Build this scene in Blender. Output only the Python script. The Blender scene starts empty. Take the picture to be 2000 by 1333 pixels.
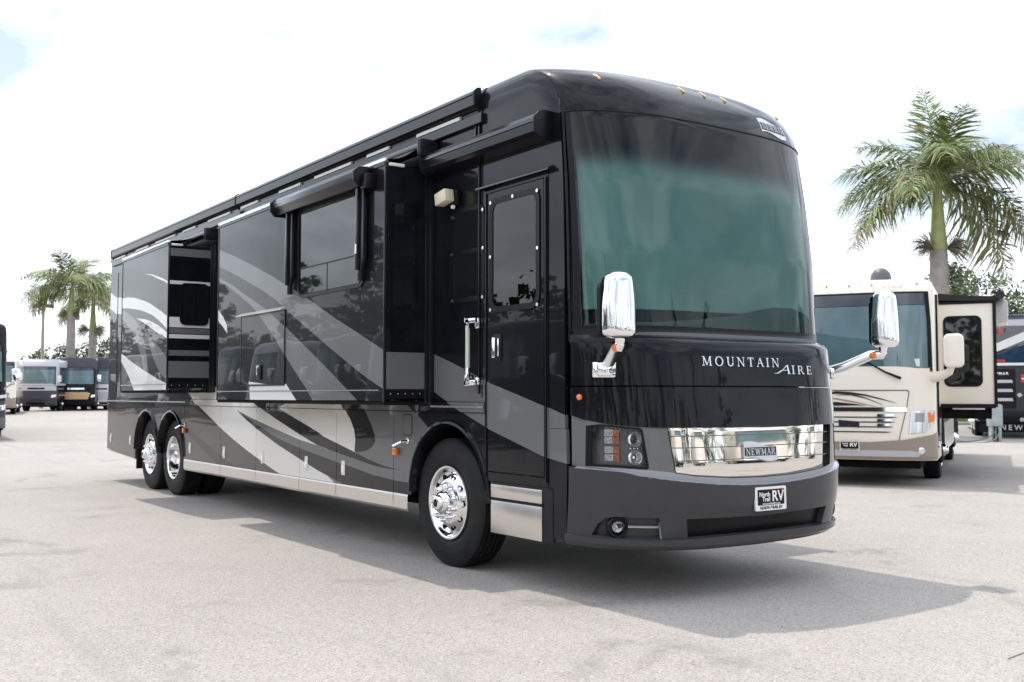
import bpy, bmesh, math, random
from mathutils import Vector, Matrix
from mathutils.geometry import delaunay_2d_cdt
R = math.radians
random.seed(7)
scene = bpy.context.scene
col = scene.collection

# ------------------------------------------------------------------ camera
# motorhome frame: +X forward, +Y towards its driver side, passenger wall on y = 0, front axle at x = 0
cam_data = bpy.data.cameras.new("camera")
cam = bpy.data.objects.new("camera", cam_data); col.objects.link(cam)
cam_data.sensor_width = 36.0
cam_data.lens = 36.0 * 2020 / 2000
cam_data.clip_start = 0.1; cam_data.clip_end = 2000
cam.location = (7.43, -4.56, 1.44)
yaw, pitch = R(144.894), R(2.99)
fwd = Vector((math.cos(yaw) * math.cos(pitch), math.sin(yaw) * math.cos(pitch), math.sin(pitch)))
cam.rotation_euler = fwd.to_track_quat('-Z', 'Y').to_euler()
cam_data.dof.use_dof = True
cam_data.dof.focus_distance = 8.2
cam_data.dof.aperture_fstop = 4.0
scene.camera = cam

# ------------------------------------------------------------------ sky and sun
SUN_TO = Vector((0.395, 0.05, -1.0)).normalized()        # the way sunlight travels
to_sun = -SUN_TO
elev = math.asin(to_sun.z)
world = bpy.data.worlds.new("World"); scene.world = world; world.use_nodes = True
wn, wl = world.node_tree.nodes, world.node_tree.links
wn.clear()
wout = wn.new('ShaderNodeOutputWorld'); wbg = wn.new('ShaderNodeBackground')
sky = wn.new('ShaderNodeTexSky'); sky.sky_type = 'NISHITA'; sky.sun_disc = False
sky.sun_elevation = elev
sky.sun_rotation = math.atan2(to_sun.x, to_sun.y)
sky.air_density = 1.2; sky.dust_density = 2.0
wtc = wn.new('ShaderNodeTexCoord')
wmap = wn.new('ShaderNodeMapping'); wmap.inputs['Scale'].default_value = (1.0, 1.0, 2.6)
wl.new(wtc.outputs['Generated'], wmap.inputs['Vector'])
wnoi = wn.new('ShaderNodeTexNoise'); wnoi.inputs['Scale'].default_value = 2.6
wnoi.inputs['Detail'].default_value = 7; wnoi.inputs['Roughness'].default_value = 0.55
wnoi.inputs['Distortion'].default_value = 0.3
wl.new(wmap.outputs[0], wnoi.inputs['Vector'])
wramp = wn.new('ShaderNodeMapRange')
wramp.inputs['From Min'].default_value = 0.38; wramp.inputs['From Max'].default_value = 0.60
wramp.inputs['To Min'].default_value = 0.16; wramp.inputs['To Max'].default_value = 1.0
wl.new(wnoi.outputs['Fac'], wramp.inputs['Value'])
wmix = wn.new('ShaderNodeMix'); wmix.data_type = 'RGBA'
wl.new(wramp.outputs[0], wmix.inputs['Factor'])
wdim = wn.new('ShaderNodeVectorMath'); wdim.operation = 'SCALE'; wdim.inputs['Scale'].default_value = 0.72     # thin haze veils the blue
wl.new(sky.outputs[0], wdim.inputs[0]); wl.new(wdim.outputs[0], wmix.inputs['A'])
wmix.inputs['B'].default_value = (10.4, 10.9, 11.8, 1)
wl.new(wmix.outputs['Result'], wbg.inputs['Color'])
wbg.inputs['Strength'].default_value = 0.15
wl.new(wbg.outputs[0], wout.inputs['Surface'])

sun_data = bpy.data.lights.new("sun", 'SUN'); sun_data.energy = 2.0; sun_data.angle = R(0.6)
sun_data.color = (1.0, 0.94, 0.85)
sun = bpy.data.objects.new("sun", sun_data); col.objects.link(sun)
sun.rotation_euler = SUN_TO.to_track_quat('-Z', 'Y').to_euler()
sun.location = (-20, -5, 60)
scene.view_settings.view_transform = 'Standard'; scene.view_settings.look = 'None'
scene.view_settings.exposure = 0.42; scene.view_settings.gamma = 1.0
scene.cycles.use_denoising = True
scene.cycles.max_bounces = 8; scene.cycles.transparent_max_bounces = 12
scene.cycles.caustics_reflective = False; scene.cycles.caustics_refractive = False

# ------------------------------------------------------------------ helpers
def thing(name, label=None, cat=None, loc=(0, 0, 0), rz=0.0, group=None):
    o = bpy.data.objects.new(name, None); col.objects.link(o)
    o.empty_display_size = 0.3; o.location = loc; o.rotation_euler = (0, 0, rz)
    if label: tag(o, label, cat, group)
    return o
def tag(o, label=None, cat=None, group=None, kind=None):
    if label: o['label'] = label
    if cat: o['category'] = cat
    if group: o['group'] = group
    if kind: o['kind'] = kind
    return o
def copy_tree(o, parent=None):
    c = o.copy(); col.objects.link(c); c.parent = parent
    for ch in list(o.children): copy_tree(ch, c)
    return c
def smooth01(a, b, x):
    t = min(1, max(0, (x - a) / (b - a))); return t * t * (3 - 2 * t)
def lerp_table(tab, z, i):
    if z <= tab[0][0]: return tab[0][i]
    for a, b in zip(tab, tab[1:]):
        if z <= b[0]:
            k = (z - a[0]) / (b[0] - a[0]); return a[i] + (b[i] - a[i]) * k
    return tab[-1][i]

class MB:
    """collects faces; build() links them as one mesh object"""
    def __init__(s): s.v = []; s.f = []; s.m = []; s.s = []
    def vert(s, p): s.v.append(tuple(p)); return len(s.v) - 1
    def face(s, idx, m=0, smooth=False): s.f.append(tuple(idx)); s.m.append(m); s.s.append(smooth)
    def quad(s, a, b, c, d, m=0, smooth=False):
        i = len(s.v); s.v += [tuple(a), tuple(b), tuple(c), tuple(d)]; s.face((i, i+1, i+2, i+3), m, smooth)
    def box(s, a, b, m=0, M=None):
        x0, x1 = sorted((a[0], b[0])); y0, y1 = sorted((a[1], b[1])); z0, z1 = sorted((a[2], b[2]))
        P = [(x0,y0,z0),(x1,y0,z0),(x1,y1,z0),(x0,y1,z0),(x0,y0,z1),(x1,y0,z1),(x1,y1,z1),(x0,y1,z1)]
        if M is not None: P = [tuple(M @ Vector(p)) for p in P]
        i = len(s.v); s.v += P
        for f in ((0,3,2,1),(4,5,6,7),(0,1,5,4),(1,2,6,5),(2,3,7,6),(3,0,4,7)): s.face([i+k for k in f], m)
        return s
    def prism(s, pts, to3, d0, d1, m=0, mside=None):
        """pts: 2d outline; to3(a, b, d) -> point"""
        n = len(pts); i = len(s.v)
        s.v += [tuple(to3(a, b, d0)) for a, b in pts] + [tuple(to3(a, b, d1)) for a, b in pts]
        s.face(range(i, i+n), m); s.face(range(i+2*n-1, i+n-1, -1), m)
        for k in range(n):
            k2 = (k+1) % n; s.face((i+k, i+n+k, i+n+k2, i+k2), m if mside is None else mside)
        return s
    def tube(s, path, r, n=10, m=0, cap=True):
        path = [Vector(p) for p in path]; rr = r if isinstance(r, (list, tuple)) else [r]*len(path)
        rings = []; up = Vector((0, 0, 1))
        for k, p in enumerate(path):
            d = (path[min(k+1, len(path)-1)] - path[max(k-1, 0)]).normalized()
            a = d.cross(up)
            if a.length < 1e-3: a = d.cross(Vector((1, 0, 0)))
            a.normalize(); b = d.cross(a)
            i = len(s.v); rings.append(i)
            for j in range(n):
                t = 2*math.pi*j/n; s.v.append(tuple(p + (a*math.cos(t) + b*math.sin(t))*rr[k]))
        for q in range(len(rings)-1):
            for j in range(n):
                j2 = (j+1) % n; s.face((rings[q]+j, rings[q]+j2, rings[q+1]+j2, rings[q+1]+j), m, True)
        if cap:
            s.face([rings[0]+j for j in range(n)][::-1], m); s.face([rings[-1]+j for j in range(n)], m)
        return s
    def lathe(s, prof, o, ax, n=32, m=0, mats=None, closed=False):
        """prof: (axial distance, radius) pairs turned about the axis ax through o"""
        o = Vector(o); ax = Vector(ax).normalized()
        a = ax.orthogonal().normalized(); b = ax.cross(a)
        rings = []
        for d, r in prof:
            i = len(s.v); rings.append(i)
            for j in range(n):
                t = 2*math.pi*j/n; s.v.append(tuple(o + ax*d + (a*math.cos(t) + b*math.sin(t))*r))
        for q in range(len(rings)-1):
            mm = mats[q] if mats else m
            for j in range(n):
                j2 = (j+1) % n; s.face((rings[q]+j, rings[q]+j2, rings[q+1]+j2, rings[q+1]+j), mm, True)
        if prof[-1][1] > 1e-4 and closed: s.face([rings[-1]+j for j in range(n)], mats[-1] if mats else m)
        return s
    def build(s, name, mats, parent=None, sharp=35, fix=True, bevel=0.0, segs=2):
        me = bpy.data.meshes.new(name)
        me.from_pydata(s.v, [], s.f)
        mats = mats if isinstance(mats, (list, tuple)) else [mats]
        for m in mats: me.materials.append(m)
        me.polygons.foreach_set('material_index', s.m)
        me.polygons.foreach_set('use_smooth', s.s)
        if fix or bevel:
            bm = bmesh.new(); bm.from_mesh(me)
            bmesh.ops.remove_doubles(bm, verts=bm.verts, dist=1e-5)
            if fix: bmesh.ops.recalc_face_normals(bm, faces=bm.faces)
            if bevel:
                es = [e for e in bm.edges if len(e.link_faces) == 2 and e.calc_face_angle(0) > R(40)]
                bmesh.ops.bevel(bm, geom=es, offset=bevel, segments=segs, profile=0.5, affect='EDGES', clamp_overlap=True)
                for f in bm.faces: f.smooth = True
            bm.to_mesh(me); bm.free()
        me.update()
        if any(p.use_smooth for p in me.polygons):
            try: me.set_sharp_from_angle(angle=R(sharp))
            except Exception: pass
        o = bpy.data.objects.new(name, me); col.objects.link(o)
        o.parent = parent
        return o

def rounded(x0, x1, y0, y1, r, n=5):
    """outline of a rounded rectangle"""
    out = []
    for cx, cy, a0 in ((x1-r, y1-r, 0), (x0+r, y1-r, 90), (x0+r, y0+r, 180), (x1-r, y0+r, 270)):
        for k in range(n+1):
            t = R(a0 + 90*k/n); out.append((cx + r*math.cos(t), cy + r*math.sin(t)))
    return out
def circle_pts(cx, cy, r, n=24, a0=0.0, a1=360.0):
    return [(cx + r*math.cos(R(a0+(a1-a0)*k/n)), cy + r*math.sin(R(a0+(a1-a0)*k/n))) for k in range(n if a1-a0 == 360 else n+1)]
def dense(poly, step):
    out = []
    for (a, b), (c, d) in zip(poly, poly[1:]+poly[:1]):
        n = max(1, int(math.hypot(c-a, d-b)/step)); out += [(a+(c-a)*k/n, b+(d-b)*k/n) for k in range(n)]
    return out
def inside(p, poly):
    x, y = p; c = False
    for (x0, y0), (x1, y1) in zip(poly, poly[1:]+poly[:1]):
        if (y0 > y) != (y1 > y) and x < (x1-x0)*(y-y0)/(y1-y0)+x0: c = not c
    return c

def sheet(name, outline, to3, mats, layers=(), base=0, depth=0.02, parent=None, nrm=None, us=None, vs=None, holes=(), off=0.0, rim=None):
    """a skin cut from 2d outline (u, v) and coloured by 2d polygons; later layers win.
    to3(u, v) -> point; nrm(u, v) -> outward normal; us/vs: refinement lines."""
    pts = []; faces = []
    def add(poly):
        poly = list(poly)
        if sum(a[0]*b[1]-b[0]*a[1] for a, b in zip(poly, poly[1:]+poly[:1])) < 0: poly = poly[::-1]     # counter-clockwise
        i = len(pts); pts.extend(Vector(p) for p in poly); faces.append(list(range(i, i+len(poly))))
    add(outline)
    for poly, _ in layers: add(poly)
    for poly in holes: add(poly)
    if us and vs:
        allp = [outline] + list(holes)
        for u in us:
            for v in vs:
                if inside((u, v), outline): pts.append(Vector((u, v)))
    V, E, F, ov, oe, of = delaunay_2d_cdt(pts, [], faces, 0, 1e-5, True)
    nl = len(layers); me_f = []; me_m = []
    for f, src in zip(F, of):
        if 0 not in src: continue
        if any(k > nl for k in src): continue
        top = max(src); me_f.append(list(f)); me_m.append(base if top == 0 else layers[top-1][1])
    used = sorted({i for f in me_f for i in f}); re_ = {o: k for k, o in enumerate(used)}      # drop points outside the outline
    me_f = [[re_[i] for i in f] for f in me_f]; V = [V[i] for i in used]
    P = []; N = []
    for v in V:
        p = Vector(to3(v.x, v.y)); n = Vector(nrm(v.x, v.y)) if nrm else Vector((0, -1, 0))
        P.append(p + n*off); N.append(n)
    # orient outwards
    for k, f in enumerate(me_f):
        a, b, c = (P[i] for i in f[:3])
        if (b-a).cross(c-a).dot(N[f[0]]+N[f[1]]+N[f[2]]) < 0: me_f[k] = f[::-1]
    cnt = {}
    for k, f in enumerate(me_f):
        for a, b in zip(f, f[1:]+f[:1]): cnt.setdefault((min(a, b), max(a, b)), []).append((a, b, me_m[k]))
    nfront = len(me_f)
    if depth:
        back = {}
        def bk(i):
            if i not in back: back[i] = (len(P)); P.append(P[i] - N[i]*depth); N.append(N[i])
            return back[i]
        for lst in cnt.values():
            if len(lst) == 1:
                a, b, m = lst[0]; me_f.append([b, a, bk(a), bk(b)]); me_m.append(m if rim is None else rim)
    me = bpy.data.meshes.new(name); me.from_pydata([tuple(p) for p in P], [], me_f)
    for m in (mats if isinstance(mats, (list, tuple)) else [mats]): me.materials.append(m)
    me.polygons.foreach_set('material_index', me_m)
    curved = nrm is not None
    me.polygons.foreach_set('use_smooth', [curved and k < nfront for k in range(len(me_f))])
    me.update()
    if curved:
        ln = []
        for k, f in enumerate(me_f):
            if k < nfront: ln += [tuple(N[i]) for i in f]
            else:
                n = me.polygons[k].normal; ln += [tuple(n)]*len(f)
        me.normals_split_custom_set(ln)
    o = bpy.data.objects.new(name, me); col.objects.link(o); o.parent = parent
    return o

def text_mesh(s, size, bold=0.0, align='CENTER', extrude=0.0, shear=0.0, space=1.0):
    cu = bpy.data.curves.new("text", 'FONT'); cu.body = s; cu.size = size; cu.align_x = align; cu.align_y = 'CENTER'
    cu.offset = bold; cu.extrude = extrude; cu.shear = shear; cu.space_character = space; cu.resolution_u = 3
    o = bpy.data.objects.new("text", cu); col.objects.link(o)
    dg = bpy.context.evaluated_depsgraph_get(); me = bpy.data.meshes.new_from_object(o.evaluated_get(dg))
    bpy.data.objects.remove(o); bpy.data.curves.remove(cu)
    return me
def text_on(name, s, size, mat, origin, ex, ey, parent, **kw):
    """lettering lying in the plane of ex, ey"""
    me = text_mesh(s, size, **kw); ex = Vector(ex).normalized(); ey = Vector(ey).normalized(); ez = ex.cross(ey)
    M = Matrix((ex, ey, ez)).transposed().to_4x4(); M.translation = Vector(origin)
    me.transform(M); me.materials.clear(); me.materials.append(mat); me.name = name
    o = bpy.data.objects.new(name, me); col.objects.link(o); o.parent = parent
    return o

# ------------------------------------------------------------------ materials
def mat_new(name):
    m = bpy.data.materials.new(name); m.use_nodes = True
    return m, m.node_tree.nodes, m.node_tree.links, m.node_tree.nodes['Principled BSDF']
def mat(name, c, rough=0.5, metal=0.0, coat=0.0, var=0.0, scale=8.0, bump=0.0, bscale=60.0, spec=0.5, emit=None):
    m, n, l, b = mat_new(name)
    b.inputs['Base Color'].default_value = (*c, 1); b.inputs['Roughness'].default_value = rough
    b.inputs['Metallic'].default_value = metal; b.inputs['Coat Weight'].default_value = coat
    b.inputs['Coat Roughness'].default_value = 0.02; b.inputs['Specular IOR Level'].default_value = spec
    tc = n.new('ShaderNodeTexCoord')
    if var:
        no = n.new('ShaderNodeTexNoise'); no.inputs['Scale'].default_value = scale; no.inputs['Detail'].default_value = 6
        l.new(tc.outputs['Object'], no.inputs['Vector'])
        mr = n.new('ShaderNodeMapRange'); mr.inputs['To Min'].default_value = 1-var; mr.inputs['To Max'].default_value = 1+var
        mr.inputs['From Min'].default_value = 0.3; mr.inputs['From Max'].default_value = 0.7
        l.new(no.outputs['Fac'], mr.inputs['Value'])
        mx = n.new('ShaderNodeVectorMath'); mx.operation = 'SCALE'; mx.inputs[0].default_value = c
        l.new(mr.outputs[0], mx.inputs['Scale']); l.new(mx.outputs[0], b.inputs['Base Color'])
    if bump:
        nb = n.new('ShaderNodeTexNoise'); nb.inputs['Scale'].default_value = bscale; nb.inputs['Detail'].default_value = 3
        l.new(tc.outputs['Object'], nb.inputs['Vector'])
        bp = n.new('ShaderNodeBump'); bp.inputs['Strength'].default_value = bump; bp.inputs['Distance'].default_value = 0.01
        l.new(nb.outputs['Fac'], bp.inputs['Height']); l.new(bp.outputs[0], b.inputs['Normal'])
    if emit: b.inputs['Emission Color'].default_value = (*emit[0], 1); b.inputs['Emission Strength'].default_value = emit[1]
    return m
def paint(name, c, metal=0.0, rough=0.35, wave=0.06, flake=0.0):
    """clear-coated vehicle paint over slightly wavy fibreglass"""
    m, n, l, b = mat_new(name)
    b.inputs['Base Color'].default_value = (*c, 1); b.inputs['Roughness'].default_value = rough
    b.inputs['Metallic'].default_value = metal
    b.inputs['Coat Weight'].default_value = 1.0; b.inputs['Coat Roughness'].default_value = 0.015; b.inputs['Coat IOR'].default_value = 1.25
    b.inputs['Specular IOR Level'].default_value = 0.05
    tc = n.new('ShaderNodeTexCoord'); no = n.new('ShaderNodeTexNoise'); no.inputs['Scale'].default_value = 1.3; no.inputs['Detail'].default_value = 1.5
    l.new(tc.outputs['Object'], no.inputs['Vector'])
    bp = n.new('ShaderNodeBump'); bp.inputs['Strength'].default_value = wave; bp.inputs['Distance'].default_value = 0.05
    l.new(no.outputs['Fac'], bp.inputs['Height']); l.new(bp.outputs[0], b.inputs['Coat Normal']); l.new(bp.outputs[0], b.inputs['Normal'])
    # a thin film of road dust in patches
    du = n.new('ShaderNodeTexNoise'); du.inputs['Scale'].default_value = 3.0; du.inputs['Detail'].default_value = 8; du.inputs['Roughness'].default_value = 0.7
    l.new(tc.outputs['Object'], du.inputs['Vector'])
    mr = n.new('ShaderNodeMapRange'); mr.inputs['From Min'].default_value = 0.45; mr.inputs['From Max'].default_value = 0.8
    mr.inputs['To Min'].default_value = 0.0; mr.inputs['To Max'].default_value = 0.02
    l.new(du.outputs['Fac'], mr.inputs['Value'])
    mx = n.new('ShaderNodeMix'); mx.data_type = 'RGBA'; mx.inputs['A'].default_value = (*c, 1); mx.inputs['B'].default_value = (0.45, 0.42, 0.38, 1)
    l.new(mr.outputs[0], mx.inputs['Factor']); l.new(mx.outputs['Result'], b.inputs['Base Color'])
    return m
def tinted_glass(name, tint, band=None, ior=1.5, rough=0.0):
    """single-sided glazing: coloured see-through plus a mirror reflection by angle"""
    m, n, l, b = mat_new(name); n.remove(b); out = n['Material Output']
    tr = n.new('ShaderNodeBsdfTransparent'); tr.inputs['Color'].default_value = (*tint, 1)
    gl = n.new('ShaderNodeBsdfGlossy'); gl.inputs['Roughness'].default_value = rough
    fr = n.new('ShaderNodeFresnel'); fr.inputs['IOR'].default_value = ior
    mx = n.new('ShaderNodeMixShader'); l.new(fr.outputs[0], mx.inputs[0]); l.new(tr.outputs[0], mx.inputs[1]); l.new(gl.outputs[0], mx.inputs[2])
    l.new(mx.outputs[0], out.inputs['Surface'])
    if band:
        tc = n.new('ShaderNodeTexCoord'); sp = n.new('ShaderNodeSeparateXYZ'); l.new(tc.outputs['Object'], sp.inputs[0])
        mr = n.new('ShaderNodeMapRange'); mr.interpolation_type = 'SMOOTHSTEP'
        mr.inputs['From Min'].default_value = band[0]; mr.inputs['From Max'].default_value = band[1]
        l.new(sp.outputs['Z'], mr.inputs['Value'])
        cm = n.new('ShaderNodeMix'); cm.data_type = 'RGBA'; cm.inputs['A'].default_value = (*tint, 1); cm.inputs['B'].default_value = (0.03, 0.035, 0.05, 1)
        l.new(mr.outputs[0], cm.inputs['Factor']); l.new(cm.outputs['Result'], tr.inputs['Color'])
    return m

BLACK = paint('black_paint', (0.005, 0.0055, 0.008))
GREY = paint('grey_paint', (0.15, 0.152, 0.154), metal=0.15)
SILVER = paint('silver_paint', (0.72, 0.70, 0.66), metal=0.05)
PALE = paint('pale_silver_paint', (0.70, 0.70, 0.69), metal=0.1)
BROWN = paint('taupe_paint', (0.062, 0.054, 0.049), metal=0.1)
UMBER = paint('umber_paint', (0.018, 0.015, 0.013), metal=0.1)
CHARCOAL = paint('charcoal_paint', (0.014, 0.014, 0.016), metal=0.2)
BUMPER = paint('bumper_charcoal_paint', (0.050, 0.050, 0.054), metal=0.1, rough=0.4)
TRIM = mat('black_trim', (0.006, 0.006, 0.007), 0.35, spec=0.2)
RUBBER = mat('black_rubber', (0.008, 0.008, 0.008), 0.6, spec=0.2)
DARK = mat('dark_underbody', (0.010, 0.010, 0.010), 0.9, var=0.4, spec=0.1)
CHROME = mat('chrome', (0.88, 0.88, 0.90), 0.03, 1.0)
STEEL = mat('polished_stainless', (0.72, 0.69, 0.66), 0.26, 1.0, bump=0.02, bscale=5.0)
ALU = mat('polished_aluminium', (0.83, 0.83, 0.84), 0.09, 1.0)
ALU_EDGE = mat('bright_trim', (0.75, 0.76, 0.78), 0.22, 1.0)
TYRE = mat('tyre_rubber', (0.012, 0.012, 0.013), 0.62, var=0.4, scale=6, bump=0.05, spec=0.25)
PRIVACY = mat('privacy_glass', (0.008, 0.010, 0.011), 0.02, spec=0.5, coat=0.3)
AMBER = mat('amber_lens', (0.85, 0.20, 0.02), 0.15, coat=0.5)
LED = mat('light_strip_diffuser', (0.62, 0.61, 0.57), 0.4)
AWN = mat('black_awning_casing', (0.010, 0.011, 0.014), 0.2, spec=0.4)
CANVAS = mat('dark_canvas', (0.022, 0.018, 0.016), 0.85, bump=0.1, bscale=200)
WHITE = mat('white_plastic', (0.78, 0.77, 0.74), 0.4)
SHIELD = tinted_glass('windshield_glass', (0.58, 0.88, 0.85), band=(3.04, 3.28), ior=1.45)
CLEAR = tinted_glass('clear_lens', (0.93, 0.95, 0.96), ior=1.55)
DOORGLASS = tinted_glass('door_glass', (0.50, 0.58, 0.64), ior=1.6)

# ------------------------------------------------------------------ the ground
CAM2 = Vector((7.43, -4.56))
def gz(x, y):
    d = (Vector((x, y)) - CAM2).length
    return 0.34 * smooth01(38, 72, d)
def ground_material():
    m, n, l, b = mat_new('exposed_aggregate_pavement')
    tc = n.new('ShaderNodeTexCoord')
    def noise(sc, det=4, rough=0.6):
        t = n.new('ShaderNodeTexNoise'); t.inputs['Scale'].default_value = sc; t.inputs['Detail'].default_value = det; t.inputs['Roughness'].default_value = rough
        l.new(tc.outputs['Object'], t.inputs['Vector']); return t
    def mrange(src, a, b_, c, d):
        t = n.new('ShaderNodeMapRange'); t.inputs['From Min'].default_value = a; t.inputs['From Max'].default_value = b_
        t.inputs['To Min'].default_value = c; t.inputs['To Max'].default_value = d; l.new(src, t.inputs['Value']); return t
    def mixc(fac, a, b_):
        t = n.new('ShaderNodeMix'); t.data_type = 'RGBA'; l.new(fac, t.inputs['Factor'])
        for k, s in (('A', a), ('B', b_)):
            if isinstance(s, tuple): t.inputs[k].default_value = (*s, 1)
            else: l.new(s, t.inputs[k])
        return t
    big = noise(0.22, 5, 0.6); mid = noise(1.6, 6, 0.65); fine = noise(70, 3, 0.7)
    vor = n.new('ShaderNodeTexVoronoi'); vor.inputs['Scale'].default_value = 105; l.new(tc.outputs['Object'], vor.inputs['Vector'])
    base = mixc(mrange(big.outputs['Fac'], 0.35, 0.68, 0, 1).outputs[0], (0.455, 0.417, 0.378), (0.385, 0.352, 0.320))
    # single stones of the aggregate, some pale, some dark
    stone = n.new('ShaderNodeSeparateColor'); l.new(vor.outputs['Color'], stone.inputs[0])
    sd = mrange(stone.outputs[0], 0.80, 0.88, 0.0, 0.6); sp = mrange(stone.outputs[1], 0.70, 0.92, 0.0, 0.5)
    c1 = mixc(sd.outputs[0], base.outputs['Result'], (0.15, 0.14, 0.135))
    c2 = mixc(sp.outputs[0], c1.outputs['Result'], (0.66, 0.63, 0.60))
    c3 = mixc(mrange(fine.outputs['Fac'], 0.35, 0.65, 0.20, 0.0).outputs[0], c2.outputs['Result'], (0.20, 0.19, 0.18))
    # oil spots and worn dark smears
    st = noise(0.9, 7, 0.7); st.inputs['Distortion'].default_value = 0.6
    c4 = mixc(mrange(st.outputs['Fac'], 0.575, 0.68, 0.0, 0.62).outputs[0], c3.outputs['Result'], (0.22, 0.205, 0.19))
    c5 = mixc(mrange(mid.outputs['Fac'], 0.3, 0.7, 0.16, 0.0).outputs[0], c4.outputs['Result'], (0.22, 0.205, 0.195))
    # scrubbed tyre tracks running along the lane
    mp = n.new('ShaderNodeMapping'); mp.inputs['Rotation'].default_value = (0, 0, R(-8)); mp.inputs['Scale'].default_value = (.10, 1.9, 1); l.new(tc.outputs['Object'], mp.inputs['Vector'])
    tk = n.new('ShaderNodeTexNoise'); tk.inputs['Scale'].default_value = 1.0; tk.inputs['Detail'].default_value = 5; tk.inputs['Roughness'].default_value = .6; l.new(mp.outputs[0], tk.inputs['Vector'])
    c5 = mixc(mrange(tk.outputs['Fac'], 0.54, 0.72, 0.0, 0.34).outputs[0], c5.outputs['Result'], (0.24, 0.225, 0.21))
    l.new(c5.outputs['Result'], b.inputs['Base Color']); b.inputs['Roughness'].default_value = 0.85; b.inputs['Specular IOR Level'].default_value = 0.3
    bp = n.new('ShaderNodeBump'); bp.inputs['Strength'].default_value = 0.45; bp.inputs['Distance'].default_value = 0.008
    l.new(vor.outputs['Distance'], bp.inputs['Height']); l.new(bp.outputs[0], b.inputs['Normal'])
    return m
PAVE = ground_material()
g = MB(); NA = 96
rad = [0.0, 2, 4, 7, 11, 16, 22, 30, 36, 42, 48, 54, 60, 66, 72, 80, 100, 150, 250, 450, 800, 1300]
ctr = g.vert((CAM2.x, CAM2.y, 0)); prev = None
for r_ in rad[1:]:
    ring = []
    for k in range(NA):
        t = 2*math.pi*k/NA; x, y = CAM2.x + r_*math.cos(t), CAM2.y + r_*math.sin(t); ring.append(g.vert((x, y, gz(x, y))))
    for k in range(NA):
        k2 = (k+1) % NA
        if prev is None: g.face((ctr, ring[k], ring[k2]), 0, True)
        else: g.face((prev[k], ring[k], ring[k2], prev[k2]), 0, True)
    prev = ring
tag(g.build('ground', PAVE, fix=False), kind='structure')

# faded parking bay line, kerb and lawn behind the cream motorhome
LINEPAINT = mat('worn_white_paint', (0.62, 0.60, 0.57), 0.8, var=0.35, scale=14)
pl = MB()
a, b_ = Vector((-6.2, 14.9)), Vector((-10.6, 22.6)); s_ = (b_-a).orthogonal().normalized()*0.05
pl.quad((*(a-s_), .005), (*(a+s_), .005), (*(b_+s_), .005), (*(b_-s_), .005))
tag(pl.build('parking_line', LINEPAINT), kind='structure')
# hairline crack sealed with tar, curving across the pavement
TAR = mat('tar', (0.16, 0.155, 0.15), 0.8)
ck = MB(); pts = [(4.35, 2.9), (4.40, 2.45), (4.38, 2.0), (4.30, 1.6), (4.27, 1.25), (4.30, .95)]
for k in range(len(pts)-1):
    p, q = Vector(pts[k]), Vector(pts[k+1]); s_ = (q-p).orthogonal().normalized()*0.0045
    ck.quad((*(p-s_), .004), (*(p+s_), .004), (*(q+s_), .004), (*(q-s_), .004))
tag(ck.build('pavement_crack', TAR), kind='structure')
CONCRETE = mat('kerb_concrete', (0.42, 0.40, 0.37), 0.85, var=0.15, bump=0.2)
KA, KB = Vector((-34.0, 16.4)), Vector((-4.0, 59.4)); kd = (KB-KA).normalized(); kn = Vector((-kd.y, kd.x))
kb = MB()
for k in range(26):
    p, q = KA + (KB-KA)*(k/26) + kd*.01, KA + (KB-KA)*((k+1)/26) - kd*.01
    h0 = gz(*p)
    kb.prism([(0, 0), (0, .13), (.02, .15), (.16, .15), (.16, 0)], lambda u, v, d, p=p, q=q: (*((p if d == 0 else q) + kn*u), gz(*(p if d == 0 else q)) + v - .0), 0, 1)
tag(kb.build('kerb', CONCRETE), kind='structure')
LAWN = mat('lawn_soil', (0.085, 0.13, 0.035), 0.95, var=0.5, scale=2.5, bump=0.5, bscale=30)
lw = MB(); NL = 24
for k in range(NL):
    for j in range(6):
        P = []
        for (dk, dj) in ((0, 0), (1, 0), (1, 1), (0, 1)):
            w = (KA + (KB-KA)*((k+dk)/NL)) + kn*(.16 + 2.2*(j+dj)); P.append((w.x, w.y, gz(*w) + .12 + .35*smooth01(0, 6, j+dj)))
        lw.quad(*P)
tag(lw.build('lawn', LAWN, fix=False), kind='structure')
BLADE = mat('grass_blades', (0.10, 0.17, 0.035), 0.8, var=0.5, scale=1.5)
gb = MB(); rnd = random.Random(3)
for k in range(9000):
    t = rnd.uniform(.12, .62); d = rnd.uniform(.2, 6.0); w = KA + (KB-KA)*t + kn*d
    z = gz(*w) + .12 + .35*smooth01(0, 6, (d-.16)/2.2); h = rnd.uniform(.06, .16); a = rnd.uniform(0, 6.28); bx, by = math.cos(a)*.03, math.sin(a)*.03
    i = len(gb.v); gb.v += [(w.x-bx, w.y-by, z), (w.x+bx, w.y+by, z), (w.x+rnd.uniform(-.06, .06), w.y+rnd.uniform(-.06, .06), z+h)]; gb.face((i, i+1, i+2))
tag(gb.build('grass', BLADE, fix=False), 'short green grass growing behind the kerb', 'grass', kind='stuff')

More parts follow.
